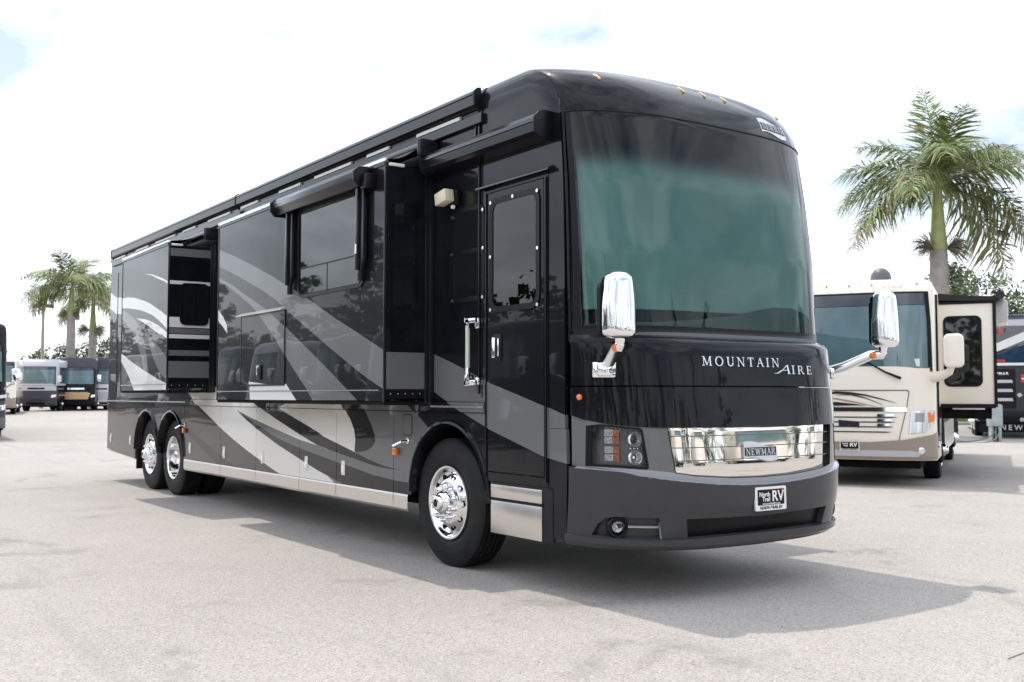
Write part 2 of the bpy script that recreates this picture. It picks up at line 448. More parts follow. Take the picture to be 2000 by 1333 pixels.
# ------------------------------------------------------------------ front surface shared by all motorhomes
class Front:
    """nose of a motorhome: x = us(z) + b(z) * (1 - |t|^P)^Q with t = (y - yc) / H"""
    def __init__(s, tab, H, yc, x0=0.0): s.tab, s.H, s.yc, s.x0 = tab, H, yc, x0
    def x(s, y, z):
        us, b, P, Q = (lerp_table(s.tab, z, i) for i in (1, 2, 3, 4)); t = min(1.0, abs((y-s.yc)/s.H))
        return s.x0 + us + b*max(0.0, 1-t**P)**Q
    def p(s, y, z): return Vector((s.x(y, z), y, z))
    def n(s, y, z):
        lo, hi = s.yc-s.H, s.yc+s.H; e = 2e-3
        y0, y1 = max(lo, y-e), min(hi, y+e); z0, z1 = z-e*4, z+e*4
        if y <= lo+1e-4: y0, y1 = lo, lo+2e-4
        if y >= hi-1e-4: y0, y1 = hi-2e-4, hi
        ty = s.p(y1, z)-s.p(y0, z); tz = s.p(y, z1)-s.p(y, z0)
        return ty.cross(tz).normalized()
    def ys(s, n=40): return [s.yc - s.H*math.cos(math.pi*k/n) for k in range(1, n)]
    def sheet(s, name, outline, mats, parent, layers=(), base=0, off=0.0, depth=0.02, dz=0.08, n=44, step=0.05, holes=(), rim=None):
        zs = [v for _, v in outline]; k = max(1, int((max(zs)-min(zs))/dz)); vs = [min(zs)+(max(zs)-min(zs))*(i+.5)/k for i in range(k)]
        dl = [(dense(p, step), m) for p, m in layers]
        return sheet(name, dense_y(outline, s, step), s.p, mats, dl, base, depth, parent, s.n, s.ys(n), vs, [dense(h, step) for h in holes], off, rim)
def dense_y(poly, fr, step):
    """denser towards the rounded corners of the nose"""
    out = []
    for (a, b), (c, d) in zip(poly, poly[1:]+poly[:1]):
        n = max(1, int(math.hypot(c-a, d-b)/step)); pts = [k/n for k in range(n)]
        if abs(c-a) > .3:
            ys = sorted([y for y in fr.ys(60) if min(a, c) < y < max(a, c)], reverse=c < a); pts = [0.0] + [(y-a)/(c-a) for y in ys]
        out += [(a+(c-a)*k, b+(d-b)*k) for k in pts]
    return out
def letters_on(name, fr, strokes, mat_, parent, off=0.012, depth=0.01):
    """strokes: quads in (y, z); each becomes a raised bar following the surface"""
    mb = MB()
    for q in strokes:
        top = []; bot = []
        for y, z in q:
            n = fr.n(y, z); p = fr.p(y, z); top.append(p+n*off); bot.append(p+n*(off-depth))
        i = len(mb.v); k = len(q); mb.v += [tuple(p) for p in top] + [tuple(p) for p in bot]
        mb.face(range(i, i+k)); mb.face(range(i+2*k-1, i+k-1, -1))
        for j in range(k): mb.face((i+j, i+k+j, i+k+(j+1) % k, i+(j+1) % k))
    bm_o = mb.build(name, mat_, parent, fix=False)
    bm = bmesh.new(); bm.from_mesh(bm_o.data); bmesh.ops.recalc_face_normals(bm, faces=bm.faces); bm.to_mesh(bm_o.data); bm.free()
    return bm_o
# roman capitals from thick and thin strokes; unit height, (strokes, advance)
def _ln(x0, y0, x1, y1, w): 
    return [(x0-w/2, y0), (x0+w/2, y0), (x1+w/2, y1), (x1-w/2, y1)]
def _sf(x, y, w=.34, t=.07): return [(x-w/2, y), (x+w/2, y), (x+w/2, y+t), (x-w/2, y+t)]
def _hb(x0, x1, y, t=.08): return [(x0, y), (x1, y), (x1, y+t), (x0, y+t)]
def _arc(cx, cy, rx, ry, a0, a1, w0=.16, w1=.07, n=14):
    out = []
    for k in range(n):
        qs = []
        for kk, inner in ((k, 0), (k+1, 0), (k+1, 1), (k, 1)):
            t = R(a0+(a1-a0)*kk/n); w = (w1 + (w0-w1)*abs(math.cos(t))) if inner else 0
            qs.append((cx+(rx-w)*math.cos(t), cy+(ry-w)*math.sin(t)))
        out.append(qs)
    return out
TH, TN = .17, .075
GLYPH = {
 'M': ([_ln(.14, 0, .18, 1, TN), _ln(.18, 1, .58, .06, TH), _ln(.58, .06, 1.0, 1, TN), _ln(1.04, 0, 1.0, 1, TH), _sf(.12, 0), _sf(1.05, 0), _sf(.08, .93, .22), _sf(1.08, .93, .22)], 1.32),
 'O': (_arc(.58, .5, .56, .53, 0, 360, n=26), 1.30),
 'U': ([_ln(.18, .3, .18, 1, TH), _ln(.86, .3, .86, 1, TN), _sf(.18, .93, .36), _sf(.86, .93, .30)] + _arc(.51, .34, .415, .36, 180, 360, .17, .08), 1.14),
 'N': ([_ln(.16, 0, .16, 1, TN), _ln(.16, 1, .92, 0, TH), _ln(.92, 0, .92, 1, TN), _sf(.16, 0, .32), _sf(.08, .93, .26), _sf(.92, .93, .32)], 1.18),
 'T': ([_ln(.46, 0, .46, .95, TH), _hb(.04, .88, .92), _sf(.46, 0, .40), [(.04, .74), (.09, .74), (.10, .94), (.04, .94)], [(.83, .74), (.88, .74), (.88, .94), (.82, .94)]], 1.02),
 'A': ([_ln(.10, 0, .48, 1, TN), _ln(.88, 0, .48, 1, TH), _hb(.26, .72, .34, .07), _sf(.10, 0, .30), _sf(.90, 0, .34)], 1.06),
 'I': ([_ln(.22, 0, .22, 1, TH), _sf(.22, 0, .42), _sf(.22, .93, .42)], .54),
 'R': ([_ln(.18, 0, .18, 1, TH), _sf(.18, 0, .38), _hb(.04, .45, .93, .07), _hb(.2, .45, .46, .07), _ln(.88, 0, .46, .5, TH), _sf(.92, 0, .2)] + _arc(.42, .73, .33, .27, -90, 90, .16, .07), 1.06),
 'E': ([_ln(.18, 0, .18, 1, TH), _hb(.04, .72, 0), _hb(.04, .70, .92), _hb(.2, .60, .47), [(.66, 0), (.74, 0), (.76, .24), (.71, .24)], [(.64, 1), (.72, 1), (.72, .78), (.68, .78)], [(.56, .36), (.61, .36), (.61, .64), (.56, .64)]], .90),
 'W': ([_ln(.12, 1, .42, 0, TH), _ln(.42, 0, .70, 1, TN), _ln(.70, 1, 1.0, 0, TH), _ln(1.0, 0, 1.28, 1, TN), _sf(.12, .93, .34), _sf(.70, .93, .30), _sf(1.28, .93, .3)], 1.46)}
def word_strokes(word, y0, z0, h, width=None, gap=.14):
    tot = sum(GLYPH[c][1] for c in word) + gap*(len(word)-1); sx = (width/tot) if width else h
    out = []; x = 0
    for c in word:
        st, adv = GLYPH[c]
        for q in st: out.append([(y0+(x+a)*sx, z0+b*h) for a, b in q])
        x += adv + gap
    return out

# ------------------------------------------------------------------ wheels
def wheel(parent, x, y, z=0.535, r=0.54, width=0.30, side=-1, dish=False, dual=False, detail=True, rim_r=0.308, name='wheel'):
    """side: -1 faces -y (passenger side), +1 faces +y. Part wheel > tyre, rim, hub_cap, lug_nut"""
    ax = (0, side, 0); o = (x, y, z)
    w = MB(); w.lathe([(-width*.9, .02), (-width*.9, .20), (-.16, .22), (-.14, .02)], o, ax, 24, 0)
    root = w.build(name, DARK, parent)
    def tyre(o):
        t = MB(); W2 = width
        pr = [(-W2+.03, rim_r), (-W2+.005, rim_r+.08), (-W2+.01, r-.09), (-W2+.03, r-.02)]
        nb = 5; bw = (W2-.06)/nb
        for k in range(nb):
            a = -W2+.03+k*bw; pr += [(a+.004, r), (a+bw-.012, r), (a+bw-.010, r-.014), (a+bw-.001, r-.014)]
        pr += [(-.03, r-.004), (-.016, r-.02), (-.006, r-.06), (-.004, r-.085), (0.0, r-.10), (.002, r-.13), (-.002, rim_r+.07), (-.001, rim_r+.045), (-.008, rim_r+.03), (-.016, rim_r+.005), (-.03, rim_r)]
        t.lathe(pr, o, ax, 64 if detail else 28, 0); return t.build('tyre', TYRE, root, sharp=50)
    tyre(o)
    if dual: 
        tyre((x, y - side*(width+.05), z))
    rm = MB()
    if dish:      # rear rim with a deep bowl
        pr = [(-.012, rim_r+.004), (.004, rim_r), (.006, rim_r-.012), (-.004, rim_r-.024), (-.03, rim_r-.032), (-.16, rim_r-.045), (-.19, rim_r-.075), (-.185, .17), (-.175, .12), (-.10, .115), (-.07, .09), (-.06, .0)]
    else:         # front style rim bulging outwards
        pr = [(-.012, rim_r+.004), (.004, rim_r), (.006, rim_r-.012), (-.004, rim_r-.024), (-.028, rim_r-.034), (-.04, rim_r-.05), (-.022, rim_r-.075), (-.006, .20), (.004, .185), (.008, .165), (.012, .06)]
    rm.lathe(pr, o, ax, 64 if detail else 24, 0); rim = rm.build('rim', ALU, root, sharp=60)
    hp = MB()
    if dish: hp.lathe([(-.06, .10), (-.03, .098), (-.02, .08), (-.015, .0)], o, ax, 32)
    else: hp.lathe([(.008, .112), (.05, .108), (.075, .092), (.088, .070), (.105, .066), (.118, .055), (.122, .034), (.120, .0)], o, ax, 40)
    hp.build('hub_cap', CHROME, root, sharp=40)
    if detail:
        c = MB(); c.lathe([(.121, .033), (.1245, .030), (.1245, .0)], o, ax, 20)
        if not dish: c.build('cap_disc', TRIM, root)
        nut = MB(); d0 = -.17 if dish else .006
        nut.lathe([(d0, .021), (d0+.02, .020), (d0+.024, .0155), (d0+.062, .0145), (d0+.07, .010), (d0+.071, .0)], (0, 0, 0), ax, 12)
        first = nut.build('lug_nut', CHROME, root, sharp=50)
        for k in range(10):
            n_ = first if k == 0 else first.copy()
            if k: col.objects.link(n_); n_.parent = root
            t = 2*math.pi*(k+.5)/10; n_.location = (x+.143*math.cos(t), y, z+.143*math.sin(t))
        hole = MB(); hr = .217 if not dish else .205; hd = -.009 if not dish else -.183
        hole.lathe([(hd, .026), (hd+.0045, .024), (hd-.004, .022), (hd-.03, .0)], (0, 0, 0), ax, 14)
        hf = hole.build('hand_hole', RUBBER, root)
        for k in range(10):
            n_ = hf if k == 0 else hf.copy()
            if k: col.objects.link(n_); n_.parent = root
            t = 2*math.pi*k/10; n_.location = (x+hr*math.cos(t), y, z+hr*math.sin(t))
    return root

# ------------------------------------------------------------------ the black motorhome
LIV={
 'slide_band':[(-4.302,3.124),(-3.771,2.986),(-3.3,2.851),(-2.719,2.673),(-2.212,2.507),(-1.819,2.37),(-1.464,2.24),(-1.144,2.122),(-0.719,1.978),(-0.23,1.807),(-0.225,1.48),(-0.344,1.517),(-0.633,1.615),(-0.964,1.741),(-1.356,1.896),(-1.503,1.956),(-1.892,2.117),(-2.243,2.259),(-2.643,2.433),(-3.069,2.575),(-3.524,2.712),(-3.895,2.819),(-4.294,2.926)],
 'slide_curve':[(-4.288,2.792),(-3.889,2.685),(-3.487,2.543),(-3.182,2.444),(-2.89,2.345),(-2.597,2.235),(-2.347,2.13),(-2.047,1.995),(-1.79,1.881),(-1.313,1.666),(-0.893,1.47),(-0.741,1.395),(-1.672,1.392),(-1.797,1.489),(-1.963,1.594),(-2.152,1.712),(-2.387,1.872),(-2.631,2.043),(-2.885,2.199),(-3.119,2.33),(-3.33,2.425),(-3.563,2.512),(-3.971,2.669),(-4.287,2.756)],
 'slide_leaf':[(-4.333,2.438),(-4.141,2.334),(-4.019,2.232),(-3.998,2.135),(-4.205,2.252),(-4.328,2.312)],
 'slide_patch':[(-3.3,1.583),(-2.963,1.563),(-2.752,1.546),(-2.567,1.541),(-2.416,1.545),(-2.307,1.552),(-2.043,1.385),(-3.278,1.38)],
 'rs_leaf':[(-6.848,3.082),(-6.463,3.035),(-6.208,2.987),(-5.937,2.928),(-5.696,2.861),(-5.695,2.834),(-5.936,2.898),(-6.206,2.956),(-6.462,3.021)],
 'rs_band':[(-8.172,2.842),(-7.919,2.825),(-7.594,2.816),(-7.304,2.79),(-6.824,2.714),(-6.557,2.66),(-6.306,2.592),(-6.001,2.511),(-5.67,2.405),(-5.661,2.237),(-5.902,2.328),(-6.174,2.422),(-6.43,2.495),(-6.692,2.546),(-6.988,2.597),(-7.293,2.632),(-7.609,2.665),(-8.161,2.699)],
 'rs_swoosh':[(-7.934,2.661),(-7.55,2.577),(-7.206,2.47),(-6.92,2.321),(-6.738,2.14),(-6.627,1.896),(-6.569,1.738),(-6.762,1.769),(-6.87,1.937),(-7.107,2.141),(-7.427,2.326),(-7.702,2.463),(-7.982,2.561)],
 'rs_leaf2':[(-7.182,2.492),(-6.881,2.47),(-6.614,2.439),(-6.169,2.349),(-5.943,2.284),(-5.658,2.192),(-5.655,2.134),(-5.938,2.198),(-6.163,2.242),(-6.418,2.315),(-6.672,2.377),(-6.928,2.443)],
 'rs_leaf3':[(-6.599,2.209),(-6.338,2.143),(-6.061,2.046),(-5.77,1.912),(-5.754,1.64),(-5.952,1.695),(-6.134,1.777),(-6.3,1.894),(-6.458,2.02)],
 'rs_base':[(-8.029,2.067),(-7.451,1.918),(-6.762,1.769),(-6.081,1.637),(-5.73,1.582),(-5.724,1.491),(-7.215,1.496),(-7.543,1.727),(-8.022,1.971)],
 'wall_band':[(-11.247,3.235),(-11.054,3.192),(-10.728,3.096),(-9.988,3.022),(-9.968,2.743),(-10.707,2.816),(-11.032,2.908),(-11.224,2.948)],
 'low_brown':[(-11.503,1.19),(-6.628,1.28),(-5.718,1.087),(-5.486,1.015),(-5.15,0.921),(-4.845,0.842),(-4.553,0.77),(-4.272,0.708),(-3.846,0.614),(-3.524,0.551),(-3.232,0.492),(-3.222,0.116),(-11.352,-0.661)],
 'low_silver':[(-7.111,1.583),(-6.926,1.507),(-6.546,1.35),(-5.718,1.087),(-5.486,1.015),(-5.15,0.921),(-4.845,0.842),(-4.553,0.77),(-4.272,0.708),(-3.846,0.614),(-3.524,0.551),(-3.232,0.492),(-3.223,0.171),(-1.416,0.337),(-1.424,0.819),(-1.582,1.361),(-1.648,1.42)],
 'low_grey':[(-1.871,1.42),(-0.802,1.44),(-0.726,1.387),(-0.541,1.291),(-0.322,1.163),(-0.112,1.016),(-0.108,0.414),(-1.415,0.289),(-2.325,0.616),(-2.835,0.805),(-3.385,0.909),(-2.838,0.941),(-2.331,0.886),(-1.749,0.857),(-1.586,0.957)],
 'brown_band':[(-7.784,1.317),(-7.215,1.126),(-6.802,0.994),(-6.144,0.829),(-5.702,0.719),(-5.443,0.663),(-5.019,0.564),(-4.78,0.491),(-5.313,0.458),(-5.775,0.605),(-6.139,0.708),(-6.716,0.86),(-7.041,0.955),(-7.555,1.146),(-7.983,1.312)],
 'rear_black':[(-8.251,1.532),(-6.995,1.54),(-6.588,1.343),(-6.628,1.273),(-7.781,1.262),(-7.987,1.38)],
 'spear_grey':[(-4.94,1.254),(-4.509,1.177),(-3.985,1.098),(-3.459,1.02),(-3.025,0.957),(-2.579,0.916),(-2.331,0.886),(-2.328,0.788),(-2.577,0.819),(-3.023,0.868),(-3.655,0.959),(-4.285,1.085),(-4.635,1.175)],
 'spear_dark':[(-4.94,1.254),(-4.635,1.181),(-4.285,1.091),(-3.655,0.959),(-3.023,0.868),(-2.577,0.819),(-2.489,0.811),(-2.124,0.767),(-1.746,0.735),(-1.343,0.689),(-0.921,0.667),(-0.639,0.662),(-0.366,0.666),(-0.364,0.389),(-1.738,0.258),(-1.877,0.545),(-1.963,0.56),(-2.121,0.583),(-2.573,0.659),(-3.02,0.75),(-3.652,0.884),(-4.283,1.043),(-4.634,1.147)],
 'stripe_black':[(-4.644,1.428),(-3.286,1.423),(-3.327,1.389),(-3.397,1.344),(-3.57,1.311),(-3.604,1.285),(-3.03,1.159),(-2.583,1.059),(-2.419,1.011),(-2.093,0.953),(-1.749,0.891),(-1.424,0.829),(-1.115,0.785),(-0.909,0.772),(-0.766,0.769),(-1.04,0.764),(-1.345,0.779),(-1.748,0.824),(-2.126,0.863),(-2.586,0.918),(-3.027,1.013),(-3.661,1.16),(-4.164,1.288),(-4.342,1.343),(-4.542,1.397)],
 'leaf_black':[(-2.126,1.44),(-1.703,1.44),(-1.658,1.385),(-1.593,1.363),(-1.494,1.276),(-1.366,1.154),(-1.302,1.062),(-1.296,0.998),(-1.363,0.945),(-1.488,0.906),(-1.683,0.887),(-1.724,0.892),(-1.709,1.012),(-1.736,1.101),(-1.822,1.204),(-1.943,1.293),(-2.049,1.384)],
 'front_band':[(-0.306,1.814),(-0.234,1.793),(0.065,1.712),(0.369,1.619),(0.645,1.536),(1.038,1.441),(1.414,1.347),(1.65,1.284),(1.649,0.948),(1.613,0.953),(1.39,0.984),(0.933,1.098),(0.576,1.188),(0.32,1.269),(0.063,1.359),(-0.217,1.466),(-0.303,1.497)],
}
FRONT_PROFILE=[(0.34,1.57,0.61,4.2,0.6),(0.45,1.6,0.64,4.2,0.6),(0.7,1.622,0.675,4.1,0.6),(0.9,1.625,0.68,4.3,0.6),(0.94,1.625,0.68,4.3,0.6),(1.2,1.62,0.67,4.5,0.6),(1.5,1.62,0.64,4.5,0.6),(1.8,1.62,0.61,4.5,0.6),(1.84,1.6,0.59,4.5,0.6),(1.86,1.6,0.5,4.4,0.6),(2.5,1.595,0.465,4.2,0.6),(3.0,1.58,0.42,3.7,0.62),(3.5,1.55,0.37,3.0,0.66)]

rv = thing('motorhome', 'large glossy black motorhome with grey and silver swooshes and passenger slides open', 'motorhome')
XR, XF, W = -11.13, 1.60, 2.56                 # rear, front shoulder, width
SIDE = [BLACK, GREY, SILVER, BROWN, UMBER, CHARCOAL, PALE, STEEL]
LK = LIV
side_layers = [(LK['wall_band'], 6), (LK['low_brown'], 3), (LK['low_silver'], 2), (LK['low_grey'], 1), (LK['rear_black'], 0),
               (LK['brown_band'], 4), (LK['spear_grey'], 1), (LK['spear_dark'], 5), (LK['stripe_black'], 0), (LK['leaf_black'], 0), (LK['front_band'], 1)]
def wallmap(y): return lambda u, v: (u, y, v)
def side_sheet(name, outline, y=0.0, layers=side_layers, parent=rv, depth=0.03, base=0, holes=(), mats=SIDE):
    return sheet(name, outline, wallmap(y), mats, layers, base, depth, parent, holes=holes)
def rect(x0, x1, z0, z1): return [(x0, z0), (x1, z0), (x1, z1), (x0, z1)]
NRM = lambda y: (lambda u, v: (0, -1, 0))

# shell: chassis, floor, far walls and roof
c = MB(); c.box((-10.9, .35, .42), (1.45, 2.2, .62)); c.box((-11.0, .06, .95), (-9.4, 2.5, 1.3)); c.box((-6.9, .08, .50), (-.8, 2.48, 1.28)); c.box((-9.3, .62, .5), (-6.9, 1.94, 1.3))
c.box((.66, .08, .46), (1.5, 2.48, 1.3)); c.box((-.75, .55, .6), (.7, 2.0, 1.3)); c.box((-11.05, .035, 1.25), (1.45, 2.52, 1.5)); c.box((-10.95, .05, .55), (-9.42, 2.5, .95))
c.box((-4.6, .7, .30), (-3.2, 1.8, .5)); c.tube([(-9.9, 1.0, .36), (-6.0, 1.0, .36)], .07); c.tube([(0, .3, .52), (0, 2.2, .52)], .08); c.tube([(-7.70, .3, .53), (-7.70, 2.2, .53)], .12)
c.build('chassis', DARK, rv, fix=False)
m_ = MB(); m_.prism([(XR+.1, .50), (1.58, .45), (1.58, 2.4), (1.52, 3.5), (.5, 3.5), (.5, 3.88), (XR+.1, 3.88)], lambda a, b, d: (a, d, b), W-.03, W); m_.build('driver_side_wall', BLACK, rv)
m_ = MB(); m_.box((XR, .02, .55), (XR+.04, W-.02, 3.85)); m_.build('rear_wall', BLACK, rv, bevel=.015)
# roof skin with rounded shoulders
rf = MB(); prof = [(-.01, 3.72), (-.01, 3.86), (.03, 3.93), (.12, 3.965), (.5, 3.99), (1.28, 4.0), (2.06, 3.99), (2.44, 3.965), (2.53, 3.93), (2.57, 3.86), (2.57, 3.72)]
for (x0, x1) in ((XR+.02, .53),):
    i = len(rf.v); rf.v += [(x0, a, b) for a, b in prof] + [(x1, a, b) for a, b in prof]; n_ = len(prof)
    for k in range(n_-1): rf.face((i+k, i+k+1, i+n_+k+1, i+n_+k), 0, True)
    rf.face(range(i, i+n_)); rf.face(range(i+n_, i+2*n_))
rf.build('roof', BLACK, rv)

# front cap above the windshield: rings rising to the crown
FR = Front(FRONT_PROFILE, 1.28, 1.28)
CAP = [(3.50, 1.55, .37, 3.0, .66, 1.28), (3.60, 1.525, .36, 3.0, .66, 1.28), (3.70, 1.475, .345, 3.0, .66, 1.280), (3.79, 1.40, .34, 2.9, .67, 1.279), (3.86, 1.30, .35, 2.8, .68, 1.272),
       (3.915, 1.17, .37, 2.7, .68, 1.252), (3.95, 1.03, .40, 2.6, .7, 1.215), (3.975, .88, .42, 2.5, .7, 1.14), (3.992, .74, .40, 2.4, .7, 1.0), (4.003, .62, .34, 2.4, .7, .75)]
cp = MB(); NR = 56; rings = []
for (z, us, b, P, Q, h) in CAP:
    ring = []
    for k in range(4): ring.append(cp.vert((.52+(us-.52)*k/4, 1.28-h, z)))
    for k in range(NR+1):
        y = 1.28-h*math.cos(math.pi*k/NR); t = abs((y-1.28)/h); ring.append(cp.vert((us+b*max(0, 1-t**P)**Q, y, z)))
    for k in range(3, -1, -1): ring.append(cp.vert((.52+(us-.52)*k/4, 1.28+h, z)))
    rings.append(ring)
for ra, rb in zip(rings, rings[1:]):
    for k in range(len(ra)-1): cp.face((ra[k], ra[k+1], rb[k+1], rb[k]), 0, True)
top = cp.vert((.52, 1.28, 4.01)); rb = rings[-1]
for k in range(len(rb)-1): cp.face((rb[k], rb[k+1], top), 0, True)
cp.build('front_cap', BLACK, rv, sharp=50)

# passenger wall above the belt, with the strip the roof awning hangs on
side_sheet('side_wall', [(XR, 1.385), (.575, 1.385), (.575, 3.10), (1.41, 3.10), (1.41, 1.2), (1.60, 1.2), (1.60, 1.9), (1.597, 2.5), (1.585, 3.0), (1.552, 3.5), (.52, 3.5), (.52, 3.73), (XR+.06, 3.73), (XR+.04, 3.2)])
side_sheet('cap_side', rect(.525, 1.551, 3.503, 3.60), y=.0016)
side_sheet('corner_post', [(1.46, .42), (1.59, .40), (1.612, .45), (1.622, .9), (1.612, 1.197), (1.41, 1.197), (1.41, .77), (1.46, .77)])
for xa, xb in ((-10.62, -10.605), (.525, .535)): v_ = MB(); v_.box((xa, -.005, 1.42), (xb, 0, 3.5)); v_.build('wall_seam', TRIM, rv)
vt = MB(); vt.box((.49, -.018, 1.45), (.505, 0, 3.69)); vt.box((.44, -.018, 3.40), (.455, 0, 3.69)); vt.build('trim_strip', AWN, rv, bevel=.003)

# belt moulding in body colours
side_sheet('belt_moulding', rect(XR, .572, 1.300, 1.380), y=-.014, depth=.05)
for xa, xb in ((XR-.004, -6.9), (-.25, .575)): bm_ = MB(); bm_.box((xa, -.022, 1.335), (xb, -.0145, 1.351)); bm_.build('belt_trim', ALU_EDGE, rv)

# luggage bay doors with latches, wheel arch panels, stainless skirt
def arch(cx, r=.605, zc=.59, z0=.42, n=22):
    return [(cx-r, z0)] + [(cx+r*math.cos(R(180-180*k/n)), zc+r*math.sin(R(180-180*k/n))) for k in range(n+1)] + [(cx+r, z0)]
LATCH_Z = .72
def latch(parent, x):
    l_ = MB(); l_.prism(rounded(x-.042, x+.042, LATCH_Z-.072, LATCH_Z+.072, .012), lambda a, b, d: (a, d, b), -.006, .0); o = l_.build('latch', ALU_EDGE, parent)
    l2 = MB(); l2.prism(rounded(x-.026, x+.026, LATCH_Z-.045, LATCH_Z+.03, .008), lambda a, b, d: (a, d, b), -.014, -.005); l2.box((x-.02, -.0075, LATCH_Z+.042), (x+.02, -.005, LATCH_Z+.055)); l2.build('latch_paddle', CHROME, parent)
seams = [-6.965, -5.496, -4.291, -3.034, -2.123, -.930]
for k, (a, b) in enumerate(zip(seams, seams[1:])):
    d = side_sheet('bay_door', rect(a+.004, b-.004, .560, 1.293)); latch(d, (-6.70, -5.36, -4.08, -2.846, -1.96)[k])
    sk = MB(); zz = [(0, .556), (-.004, .540), (-.004, .428), (.012, .405), (.05, .400)]
    for (y0, z0), (y1, z1) in zip(zz, zz[1:]): sk.quad((a+.004, y0, z0), (b-.004, y0, z0), (b-.004, y1, z1), (a+.004, y1, z1))
    sk.build('skirt_panel', STEEL, rv, fix=False)
sk = MB()
for (y0, z0), (y1, z1) in zip(zz, zz[1:]): sk.quad((-.926, y0, z0), (-.665, y0, z0), (-.665, y1, z1), (-.926, y1, z1))
sk.build('skirt_panel', STEEL, rv, fix=False)
A0 = arch(0.0)
side_sheet('front_arch_panel', [(-.926, .560), (-.606, .560)] + A0[1:-1] + [(.605, .40), (.655, .40), (.655, .765), (.573, .765), (.573, 1.293), (-.926, 1.293)])
A1, A2 = arch(-8.80, .60), arch(-7.58, .60)
side_sheet('rear_arch_panel', [(-9.46, .45), (-9.40, .44)] + A1[1:-1] + [(-8.19, .60)] + A2[1:-1] + [(-6.975, .42), (-6.973, .42), (-6.973, 1.293), (-9.46, 1.293)])
d = side_sheet('bay_door', [(XR, .53), (-9.468, .455), (-9.468, 1.293), (XR, 1.293)]); latch(d, -10.88); latch(d, -9.68)
side_sheet('tail_skirt', [(XR, .50), (-9.40, .425), (-9.40, .443), (XR, .518)], y=.004, base=7, layers=())
for cx, r, cut in ((0.0, .612, 180), (-8.80, .606, 180), (-7.58, .606, 180)):
    am = MB(); n = 28
    for k in range(n):
        q = []
        for kk in (k, k+1):
            t = R(180-cut*kk/n); q.append([Vector((cx+rr*math.cos(t), yy, .59+rr*math.sin(t))) for rr, yy in ((r+.032, -.001), (r+.022, -.020), (r, -.024), (r-.012, -.006), (r-.012, .25))])
        for j in range(4): am.quad(q[0][j], q[1][j], q[1][j+1], q[0][j+1], 0, True)
    am.build('wheel_arch_trim', BLACK, rv, sharp=40)
for cx in (0.0, -8.80, -7.58):     # dark wheel wells behind the openings
    n = 18; wl_ = MB()
    for k in range(n):
        t0, t1 = R(180*k/n), R(180*(k+1)/n); r = .66
        wl_.quad((cx+r*math.cos(t0), .03, .58+r*math.sin(t0)), (cx+r*math.cos(t1), .03, .58+r*math.sin(t1)), (cx+r*math.cos(t1), .8, .58+r*math.sin(t1)), (cx+r*math.cos(t0), .8, .58+r*math.sin(t0)))
    wl_.build('wheel_well', DARK, rv, fix=False)
mf = MB(); mf.box((-9.44, .03, .28), (-9.40, .5, .6)); mf.build('mud_flap', RUBBER, rv)

wheel(rv, -.07, .05)
wheel(rv, -7.70, .08, dish=True, dual=True)
wheel(rv, -8.86, .08)
for x_ in (-.07, -8.86): wheel(rv, x_, W-.05, side=1, detail=False)
wheel(rv, -7.70, W-.08, side=1, dish=True, dual=True, detail=False)

# small fittings on the lower side
def side_marker(x, z):
    m2 = MB(); m2.prism(rounded(x-.037, x+.037, z-.032, z+.032, .012), lambda a, b, d: (a, d, b), -.035, 0); m2.build('side_marker_light', AMBER, rv, bevel=.006)
side_marker(-.865, .93); side_marker(-6.93, .95)
for x_ in (-.66, -6.93):           # little chrome mirror-like sensors on their brackets
    q = MB(); dz_ = 1.035 if x_ > -1 else 1.03
    q.tube([(x_, 0, dz_), (x_-.02, -.06, dz_-.01), (x_-.10, -.10, dz_-.05)], [.012, .012, .014], 8); q.prism(circle_pts(x_, dz_, .03, 14), lambda a, b, d: (a, d, b), -.012, 0); q.build('work_lamp', CHROME, rv)
fd = MB(); fd.prism(rounded(-.745, -.60, 1.085, 1.265, .03), lambda a, b, d: (a, d, b), -.004, 0); fd.build('fuel_door', GREY, rv)
fe = MB()
po, pi_ = rounded(-.752, -.593, 1.078, 1.272, .035), rounded(-.746, -.599, 1.084, 1.266, .031)
for k in range(len(po)):
    k2 = (k+1) % len(po); fe.quad((po[k][0], -.0045, po[k][1]), (po[k2][0], -.0045, po[k2][1]), (pi_[k2][0], -.0045, pi_[k2][1]), (pi_[k][0], -.0045, pi_[k][1]))
fe.build('fuel_door_gap', TRIM, rv)
cap_ = MB(); cap_.box((.29, -.004, 1.535), (.40, 0, 1.605)); cap_.build('notice_plate', TRIM, rv)
np_ = MB()
for k in range(5): np_.box((.298, -.0052, 1.546+k*.011), (.298+.09-.012*(k % 3), -.004, 1.550+k*.011))
np_.build('notice_print', WHITE, rv)

# entry door
door = MB(); door.box((.580, .03, .775), (1.405, .055, 3.095)); door = door.build('entry_door', BLACK, rv)
o1, o2 = rect(.578, 1.408, .768, 3.095), rect(.625, 1.375, .835, 3.05)
side_sheet('door_frame', o1, y=-.004, parent=door, depth=.05, holes=[o2])
side_sheet('door_panel', rect(.635, 1.365, .845, 3.04), y=-.012, parent=door, depth=.03, holes=[rounded(.70, 1.285, 2.125, 2.95, .05)])
fo, fi = rounded(.655, 1.325, 2.085, 2.99, .10), rounded(.705, 1.28, 2.13, 2.945, .07)
fm = sheet('window_frame', fo, wallmap(-.022), [TRIM], depth=.016, parent=door, holes=[fi])
gls = MB(); gls.prism(fi, lambda a, b, d: (a, d, b), -.016, -.012); gls.build('window_pane', DOORGLASS, door)
bk = MB(); bk.box((.64, .25, 1.9), (1.36, .27, 3.0)); bk.build('door_blind', mat('door_blind_fabric', (.34, .39, .44), .9, var=.5, scale=3), door)
